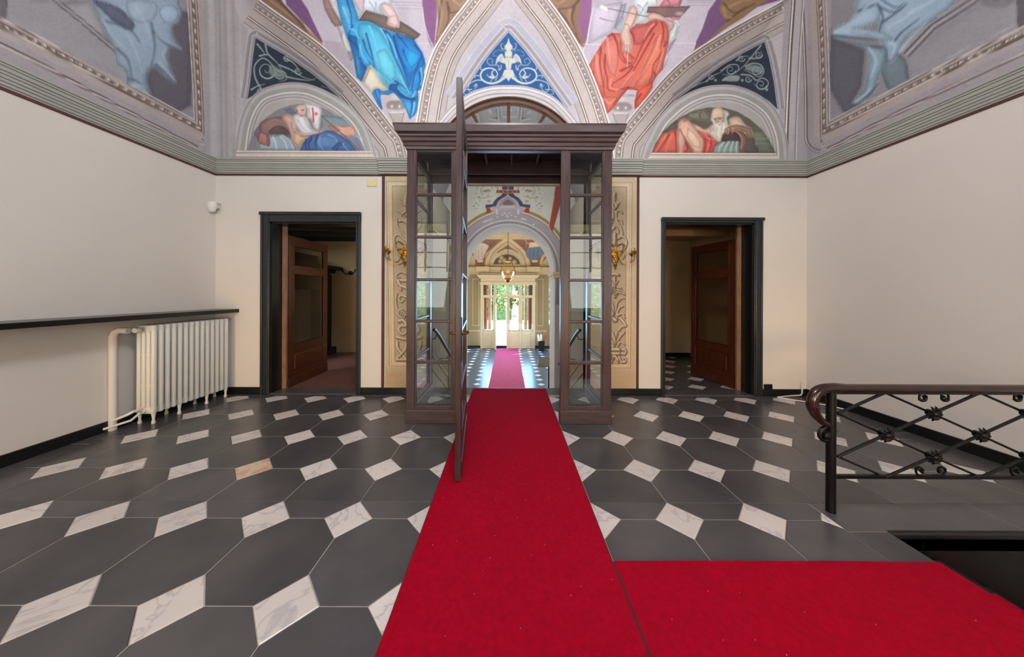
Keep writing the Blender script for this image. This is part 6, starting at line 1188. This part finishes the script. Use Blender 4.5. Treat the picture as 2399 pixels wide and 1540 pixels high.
# ---- stair railing at the right
RYY = 2.04; rl = thing('stair_railing', (2.225, RYY, 0), 'black iron lattice stair railing with brown handrail and rosettes', 'railing')
RP = lambda px, py: (onY(px, py, RYY)[0] - 2.225, 0, onY(px, py, RYY)[2])
z0_ = .02; m = MB(); a = RP(1949, 915); b_ = RP(1949, 1195); m.tube([(0.0, 0, .0), (0.0, 0, a[2])], .026, 16); m.build('newel_post', M['iron'], rl, smooth='auto')
m = MB(); zt = RP(2150, 910)[2]; hp = [RP(*q) for q in ((1957, 1012), (1945, 998), (1926, 988), (1909, 968), (1903, 945), (1909, 925), (1928, 912), (1955, 909))]
P_ = sm([(q[0], q[2]) for q in hp], 6); m.tube([(x, 0, z) for x, z in P_] + [(x, 0, zt) for x in np.linspace(.1, 1.95, 10)], [.010 + (.034 - .010) * min(1, i / 22) for i in range(len(P_))] + [.027] * 10, 14); m.build('handrail', M['rail'], rl, smooth=True)
m = MB(); sp = []; cc = RP(1934, 1020)
for i in range(30): t = i / 29; a = 1.6 + t * 7.5; r = .055 * (1 - .8 * t); sp.append((cc[0] + r * math.cos(a) + .005, 0, cc[2] + r * math.sin(a)))
m.tube(sp, .013, 8); m.lathe([(.004, -.03), (.026, -.02), (.026, .02), (.004, .03)], (cc[0], 0, cc[2]), 12, 'Y'); m.build('end_scroll', M['iron'], rl, smooth='auto')
rx = 1.95; m = MB(); zb = RP(2100, 1117)[2]; m.box(0, rx, -.012, .012, zb - .012, zb + .012, bev=.003); m.build('bottom_rail', M['iron'], rl); m = MB(); m.box(0, rx, -.012, .012, zt - .04, zt - .022); m.build('top_flat', M['iron'], rl)
cols = [1960 + 111.2 * k for k in range(7)]; rws = [919, 968, 1018, 1069, 1117]
def seg(p, q, y):
    a, b = RP(*p), RP(*q); m = MB(); m.tube([(a[0], y, a[2]), (b[0], y, b[2])], .0095 if y < 0 else .0080, 6); m.build('lattice_bar', M['iron'], rl)
for i in range(6):
    for j in range(4):
        if (i + j) % 2 == 1: seg((cols[i], rws[j]), (cols[i + 1], rws[j + 1]), .007)
        else: seg((cols[i], rws[j + 1]), (cols[i + 1], rws[j]), -.007)
ros = None
for i in range(1, 7):
    for j in range(1, 4):
        if (i + j) % 2 == 1:
            c = RP(cols[i], rws[j])
            if ros is None:
                m = MB(); m.lathe([(.006, -.034), (.016, -.03), (.022, -.02), (.022, .02), (.006, .03)], (0, 0, 0), 10, 'Y')
                for k in range(10): a = k * math.pi / 5; m.tube([(.012 * math.cos(a), -.014, .012 * math.sin(a)), (.034 * math.cos(a), -.022, .034 * math.sin(a)), (.052 * math.cos(a + .1), -.010, .052 * math.sin(a + .1))], [.010, .011, .002], 5)
                ros = m.build('rosette', M['iron'], rl, smooth='auto', loc=c)
            else: copy(ros, rl, c)
for k in range(3):
    for row, sg in ((925, -1), (1111, 1)):
        xm = 2188 + 222.4 * k if row == 925 else 2180 + 222.4 * k
        if xm > 2560: continue
        m = MB()
        for s in (-1, 1):
            c = RP(xm + s * 25, row + (7 if sg < 0 else -8)); pts = []
            for i in range(20): t = i / 19; a = math.pi / 2 + t * 5.5; r = .033 * (1 - .65 * t); pts.append((c[0] + s * r * math.cos(a) * -1, 0, c[2] + (-sg) * r * math.sin(a)))
            e = RP(xm + s * 4, row - 3 if sg < 0 else row + 3); m.tube([(e[0], 0, e[2])] + pts, [.006] * 8 + [.010] * (len(pts) - 9) + [.014, .014], 8)
        m.build('scroll_pair', M['iron'], rl, smooth='auto')
# ---- staircase handrails in the passage
for x, s, lab in ((-1.25, -1, 'dark metal handrail on the left wall of the stairs'), (1.22, 1, 'dark metal handrail on the right wall of the stairs')):
    t = thing('handrail', (x, 5.1, 0), lab, 'handrail', 'handrails of the passage stairs')
    m = MB(); m.tube([(0, -.08, .86), (0, 0, .84), (0, .3, .70), (0, 2.0, -.22)], .028, 10); m.build('rail_tube', M['base'], t, smooth='auto')
    for y in (.12, 1.2): m = MB(); z = .80 - .54 * y + .01; m.tube([(0, y, z), (s * .03, y, z - .07), (s * .22, y, z - .08)], .008, 6); m.build('bracket', M['iron'], t, smooth='auto')
# ---- lower hall: white entrance vestibule, lantern, lectern, umbrella stand
EY = 15.75; EZ = -1.5; eh = lambda px: onY(px, 700, EY)[0]; ev = lambda py: onY(1190, py, EY)[2]
en = thing('entrance_vestibule', (0, EY, EZ), 'ivory painted glazed entrance doors at the end of the lower hall', 'door')
EB = lambda b, n, mt=M['whitepaint'], par=en, **k: b.build(n, mt, par, loc=(0, -EY, -EZ), **k)
m = MB(); X0, X1 = eh(1126), eh(1254); cols_ = [eh(v) for v in (1126, 1132, 1157, 1162, 1187, 1192, 1217, 1222, 1248, 1254)]
for a, b in zip(cols_[::2], cols_[1::2]):
    lo = EZ if (a < eh(1140) or a > eh(1210) or 1) else EZ
    m.box(a, b, EY - .04, EY + .04, EZ, ev(663), bev=.008)
m.box(X0, X1, EY - .038, EY + .038, ev(697), ev(692)); m.box(X0, X1, EY - .038, EY + .038, ev(668), ev(660)); EB(m, 'frame')
m = MB(); m.sweep([(0, ev(668)), (.03, ev(667)), (.05, ev(664)), (.05, ev(662)), (0, ev(662))], [(X0, EY + .1, -1, 0), (X0, EY, -1, -1), (X1, EY, 1, -1), (X1, EY + .1, 1, 0)]); m.sweep([(0, ev(654)), (.08, ev(652)), (.14, ev(649)), (.20, ev(646)), (.20, ev(645)), (0, ev(645))], [(X0, EY + .1, -1, 0), (X0, EY, -1, -1), (X1, EY, 1, -1), (X1, EY + .1, 1, 0)]); m.box(X0, X1, EY, EY + .1, ev(664), ev(640)); EB(m, 'cornice')
for k, (a, b) in enumerate(((1132, 1157), (1192, 1217), (1222, 1248))):
    m = MB(); m.box(eh(a), eh(b), EY - .02, EY + .02, EZ + .02, ev(775)); m.box(eh(a) + .1, eh(b) - .1, EY - .035, EY + .035, EZ + .12, ev(775) - .1, bev=.02); EB(m, 'lower_panel')
    m = MB(); m.box(eh(a), eh(b), EY - .003, EY + .003, ev(775), ev(697)); EB(m, 'glass_pane', M['glass'])
    m = MB(); w = .045
    for p, q, r, s in ((eh(a), eh(b), ev(775) - .0, ev(775) + w), (eh(a), eh(b), ev(698), ev(695)), (eh(a), eh(a) + w, ev(775), ev(697)), (eh(b) - w, eh(b), ev(775), ev(697))): m.box(p, q, EY - .03, EY + .03, r, s)
    EB(m, 'sash')
for a, b in ((1132, 1157), (1162, 1187), (1192, 1217), (1222, 1248)): m = MB(); m.box(eh(a), eh(b), EY - .003, EY + .003, ev(692), ev(668)); EB(m, 'glass_pane', M['glass'])
m = MB(); m.box(0, .05, -.57, 0, .02, 2.45, bev=.006); m.build('open_leaf', M['whitepaint'], en, loc=(eh(1162) - .02, -.03, .02))
px_, _, pz_ = onY(1202, 703.5, EY - .06)
sg = thing('exit_sign', (px_, EY - .045, pz_), 'dark green EXIT sign with yellow letters on the far glazed door', 'sign')
m = MB(); m.box(-.16, .16, 0, .012, -.065, .065, bev=.003); m.build('sign_plate', M['signg'], sg)
fc = D.curves.new('lettering', 'FONT'); fc.body = 'EXIT'; fc.size = .125; fc.extrude = .003; fc.align_x = 'CENTER'; fc.align_y = 'CENTER'; fc.materials.append(M['signy']); fo = D.objects.new('lettering_curve', fc); fm_ = D.meshes.new_from_object(fo); D.objects.remove(fo); fo = link(D.objects.new('lettering', fm_), sg); fo.location = (0, -.004, 0); fo.rotation_euler = (R90, 0, 0)
px_, _, pz_ = onY(1205, 741, EY - .05); m = MB(); m.box(-.15, .15, 0, .004, -.09, .09); nt = m.build('paper_notice', M['paper'], loc=(px_, EY - .045, pz_)); tag(nt, 'white paper notice taped on the far glazed door', 'notice')
m = MB()
for z in (.01, -.01, -.03): m.box(-.09, .09, -.002, 0, z, z + .008)
m.build('printed_lines', M['ink'], nt)
lx, _, lz = onY(1190, 637, 11.0); la = thing('glass_lantern', (lx, 11.0, lz), 'blown amber glass lantern hanging on a chain in the lower hall', 'lantern'); k = 11 / F
m = MB(); prof = [(3, -22), (8, -19), (11, -14), (15, -6), (16.5, 2), (15, 10), (11, 16), (9, 21), (6, 24), (3, 25)]; n = 24; rings = []
for r, z in prof: rings.append([m.bm.verts.new((r * k * (1 + .07 * math.cos(8 * 2 * math.pi * i / n)) * math.cos(2 * math.pi * i / n), r * k * (1 + .07 * math.cos(8 * 2 * math.pi * i / n)) * math.sin(2 * math.pi * i / n), z * k)) for i in range(n)])
for q, w in zip(rings, rings[1:]):
    for i in range(n): m.bm.faces.new((q[i], q[(i + 1) % n], w[(i + 1) % n], w[i]))
m.build('glass_body', M['amber'], la, smooth=True)
m = MB(); m.lathe([(2 * k, 22 * k), (7 * k, 24 * k), (5 * k, 27 * k), (1 * k, 29 * k)], (0, 0, 0), 16); m.lathe([(1 * k, -26 * k), (5 * k, -24 * k), (7 * k, -20 * k), (9 * k, -16 * k), (8 * k, -15 * k)], (0, 0, 0), 16)
for i in range(8): a = i * math.pi / 4; m.tube([(8 * k * math.cos(a), 8 * k * math.sin(a), -19 * k), (13 * k * math.cos(a), 13 * k * math.sin(a), -9 * k)], .012, 5)
m.build('gilt_mount', M['gold'], la, smooth='auto')
m = MB(); m.lathe([(.02, -.06), (.06, -.02), (.06, .03), (.02, .08)], (0, 0, 0), 12); m.build('bulb', M['paper'], la, smooth=True)
m = MB(); zz = 29 * k
while zz < HT - lz - .03: m.tube([(0, 0, zz), (0, 0, zz + .05)], .012 if int(zz / .06) % 2 else .007, 5); zz += .05
m.build('chain', M['iron'], la)
lt = thing('lectern', (1.24, 8.85, -1.5), 'grey metal lectern with sloping board at the foot of the stairs', 'lectern')
m = MB(); m.box(-.035, .035, -.02, .02, 0, .86); m.box(-.16, .16, -.14, .14, 0, .015, bev=.004); m.build('pole', M['iron'], lt); m = MB()
m.hexa([(-.36, -.16, .80), (.34, -.14, .84), (.34, .16, 1.02), (-.26, .16, 1.0), (-.36, -.16, .825), (.34, -.14, .865), (.34, .16, 1.045), (-.26, .16, 1.025)]); m.build('board', M['greypanel'], lt)
ux, _, uz = onY(1268, 806, 15.2); us = thing('umbrella_stand', (ux, 15.2, -1.5), 'black square umbrella stand holding folded umbrellas by the far doors', 'umbrella stand')
m = MB(); m.hexa([(-.13, -.13, 0), (.13, -.13, 0), (.13, .13, 0), (-.13, .13, 0), (-.16, -.16, .52), (.16, -.16, .52), (.16, .16, .52), (-.16, .16, .52)]); m.build('bin', M['base'], us)
for k, (a, b, lean, mt_, lab) in enumerate(((-.06, -.03, -.10, 'umb', 'white folded umbrella leaning left in the black stand'), (.06, 0, .10, 'umbb', 'brown and white folded umbrella leaning right in the black stand'), (0, .05, 0, 'umb', 'white folded umbrella with tall crook handle in the black stand'))):
    t = thing('umbrella', (ux + a, 15.2 + b, -1.5), lab, 'umbrella', 'folded umbrellas in the stand'); m = MB(); m.tube([(0, 0, .2), (lean * .6, 0, .55), (lean, 0, .80), (lean * 1.1, 0, .86)], [.03, .07, .05, .01], 8); m.build('folded_canopy', M[mt_], t)
    m = MB(); h = .86 + (.10 if k == 2 else 0); m.tube([(lean * 1.1, 0, .84), (lean * 1.1, 0, h), (lean * 1.1 + .05, 0, h + .07), (lean * 1.1 + .10, 0, h + .02)], .014, 6); m.build('crook_handle', M['edgewood'], t)
# ---- fireplace, wall lamp in the room behind the left door; ceiling lamp behind the right door
fp = thing('fireplace', (-4.75, 6.6, 0), 'black marble fireplace with projecting mantel in the left room', 'fireplace')
FB = lambda b, n, mt=M['beam']: b.build(n, mt, fp)
for y in (-1.0, .42): m = MB(); m.box(-.35, .45, y, y + .22, 0, 1.9, bev=.01); m.box(-.35, .55, y - .04, y + .26, 0, .16, bev=.01); FB(m, 'pier')
m = MB(); m.box(-.35, .42, -.95, .6, 1.55, 1.95, bev=.01); FB(m, 'frieze'); m = MB(); m.box(-.35, .5, -1.1, .72, 1.95, 2.02, bev=.01); m.box(-.35, .66, -1.2, .84, 2.02, 2.1, bev=.015); FB(m, 'mantel_shelf')
m = MB(); m.box(-.35, .2, -.9, .5, 2.1, 2.35, bev=.01); FB(m, 'overmantel'); m = MB(); m.box(-.3, .1, -.8, .45, .1, 1.56); FB(m, 'fire_screen', M['greypanel'])
px_, _, pz_ = onY(818, 640, 7.34); t = thing('wall_lamp', (px_, 7.33, pz_), 'small dark branched wall lamp in the left room', 'lamp'); m = MB(); m.lathe([(.05, 0), (.05, -.02), (.02, -.05)], (0.04, 0, 0), 12, 'Y')
for s in (-1, 1): m.tube([(.04, -.04, 0), (.04 + s * .08, -.08, -.04), (.04 + s * .16, -.08, .05)], .01, 6); m.lathe([(.01, 0), (.03, .03), (.012, .04)], (.04 + s * .16, -.08, .05), 8)
m.build('lamp_body', M['iron'], t, smooth='auto')
px_, _, pz_ = onY(1566, 549, 5.95); t = thing('ceiling_lamp', (px_, 5.95, 2.72), 'small frosted ceiling lamp in the right room', 'lamp'); m = MB(); m.box(-.16, .16, -.16, .16, -.03, 0, bev=.01); m.build('lamp_base', M['chrome'], t); m = MB(); m.box(-.14, .14, -.14, .14, -.08, -.03, bev=.03); m.build('lamp_glass', M['paper'], t)
# ---- outdoors beyond the far doors
m = MB(); m.box(-25, 25, 16.3, 60, -1.75, -1.6); tag(m.build('ground_outside', M['gravel']), kind='structure')
for s in (-1, 1):
    t = tag(empty('door_%d' % (3 if s < 0 else 4), (s * 1.1, 16.3, -1.6)), kind='structure')
    x = lambda px: onY(px, 700, 16.35)[0]
    a, b = (x(1133), x(1139)) if s < 0 else (x(1240), x(1247)); m = MB(); m.box(a, b, 16.30, 16.9, 0 + -1.6, 2.3); m.build('outer_shutter', M['wood'], t, loc=(-s * 1.1, -16.3, 1.6)); a, b = (x(1139), x(1141.5)) if s < 0 else (x(1237.5), x(1240)); m = MB(); m.box(a, b, 16.3, 16.36, -1.6, 2.3); m.build('shutter_edge', M['orange'], t, loc=(-s * 1.1, -16.3, 1.6))
    a, b = (x(1142), x(1149)) if s < 0 else (x(1230), x(1237))
    for k in range(9): m = MB(); m.box(a, b, 16.9, 17.3, -1.6 + .44 * k, -1.6 + .44 * k + .43, bev=.015); m.build('quoin_block', M['gravel'], t, loc=(-s * 1.1, -16.3, 1.6))
def tree(x, y, h, r, lab, leafm, trunk=True, seed=1):
    R = random.Random(seed); t = thing('tree', (x, y, -1.6), lab, 'tree', 'garden trees beyond the far doors')
    if trunk: m = MB(); m.tube([(0, 0, 0), (.05, 0, h * .4), (-.05, 0, h * .8)], [.32, .26, .15], 10); m.build('trunk', M['bark'], t, smooth='auto')
    m = MB()
    for i in range(900):
        a = R.uniform(0, 6.283); rr_ = r * R.random() ** .4; zz = R.uniform(-1, 1); k_ = math.sqrt(max(0, 1 - zz * zz)); c = Vector((rr_ * k_ * math.cos(a), rr_ * k_ * math.sin(a) * .6, h * .62 + zz * h * .42)); s_ = R.uniform(.10, .24)
        u_ = Vector((R.gauss(0, 1), R.gauss(0, 1), R.gauss(0, 1))).normalized(); v_ = u_.orthogonal().normalized()
        q = [m.bm.verts.new(c + d) for d in (u_ * s_, v_ * s_ * .6 + u_ * .2 * s_, -u_ * s_, -v_ * s_ * .6)]; m.bm.faces.new(q)
    f = m.build('foliage', leafm, t); f['kind'] = 'stuff'
tree(-4.6, 26, 6.0, 2.2, 'bright green tree left of the far garden view', M['leaf'], False, 1); tree(-.3, 29, 6.6, 2.0, 'bright green tree filling the open far doorway', M['leaf'], False, 2)
tree(3.4, 28, 6.2, 1.8, 'dark green tree right of the far garden view', M['leaf2'], False, 3); tree(.55, 23, 8.5, 1.0, 'tall pale trunked tree behind the closed far door leaf', M['leaf2'], True, 4); tree(-1.7, 24.5, 4.6, .9, 'small dark green tree behind the garden lamp', M['leaf2'], False, 5); tree(5.6, 23, 6, 1.8, 'green tree outside the right hall window', M['leaf'], True, 6); tree(-6.6, 21, 6, 1.8, 'green tree outside the left hall window', M['leaf'], True, 7)
px_, _, pz_ = onY(1186, 713, 21); t = thing('garden_lamp', (px_, 21, -1.6), 'white globe garden lamp on a thin post outside', 'lamp'); m = MB(); m.tube([(0, 0, 0), (0, 0, pz_ + 1.5)], .03, 8); m.build('post', M['chrome'], t); m = MB(); bmesh.ops.create_uvsphere(m.bm, u_segments=16, v_segments=10, radius=.14); m.build('globe', M['paper'], t, smooth=True, loc=(0, 0, pz_ + 1.6))
m = MB()
for k in range(260): x, y = rr.uniform(-3, 4), rr.uniform(17.5, 20.6); m.prism([(x - .07, y), (x, y - .05), (x + .08, y + .01), (x, y + .05)], -1.60, -1.592)
tag(m.build('fallen_leaves', M['orange']), 'fallen brown leaves on the sunny gravel outside', 'leaves', kind='stuff')
m = MB(); m.box(-12, 12, 33, 33.3, -1.6, 6); tag(m.build('wall_garden_hedge', M['leaf2']), kind='structure')
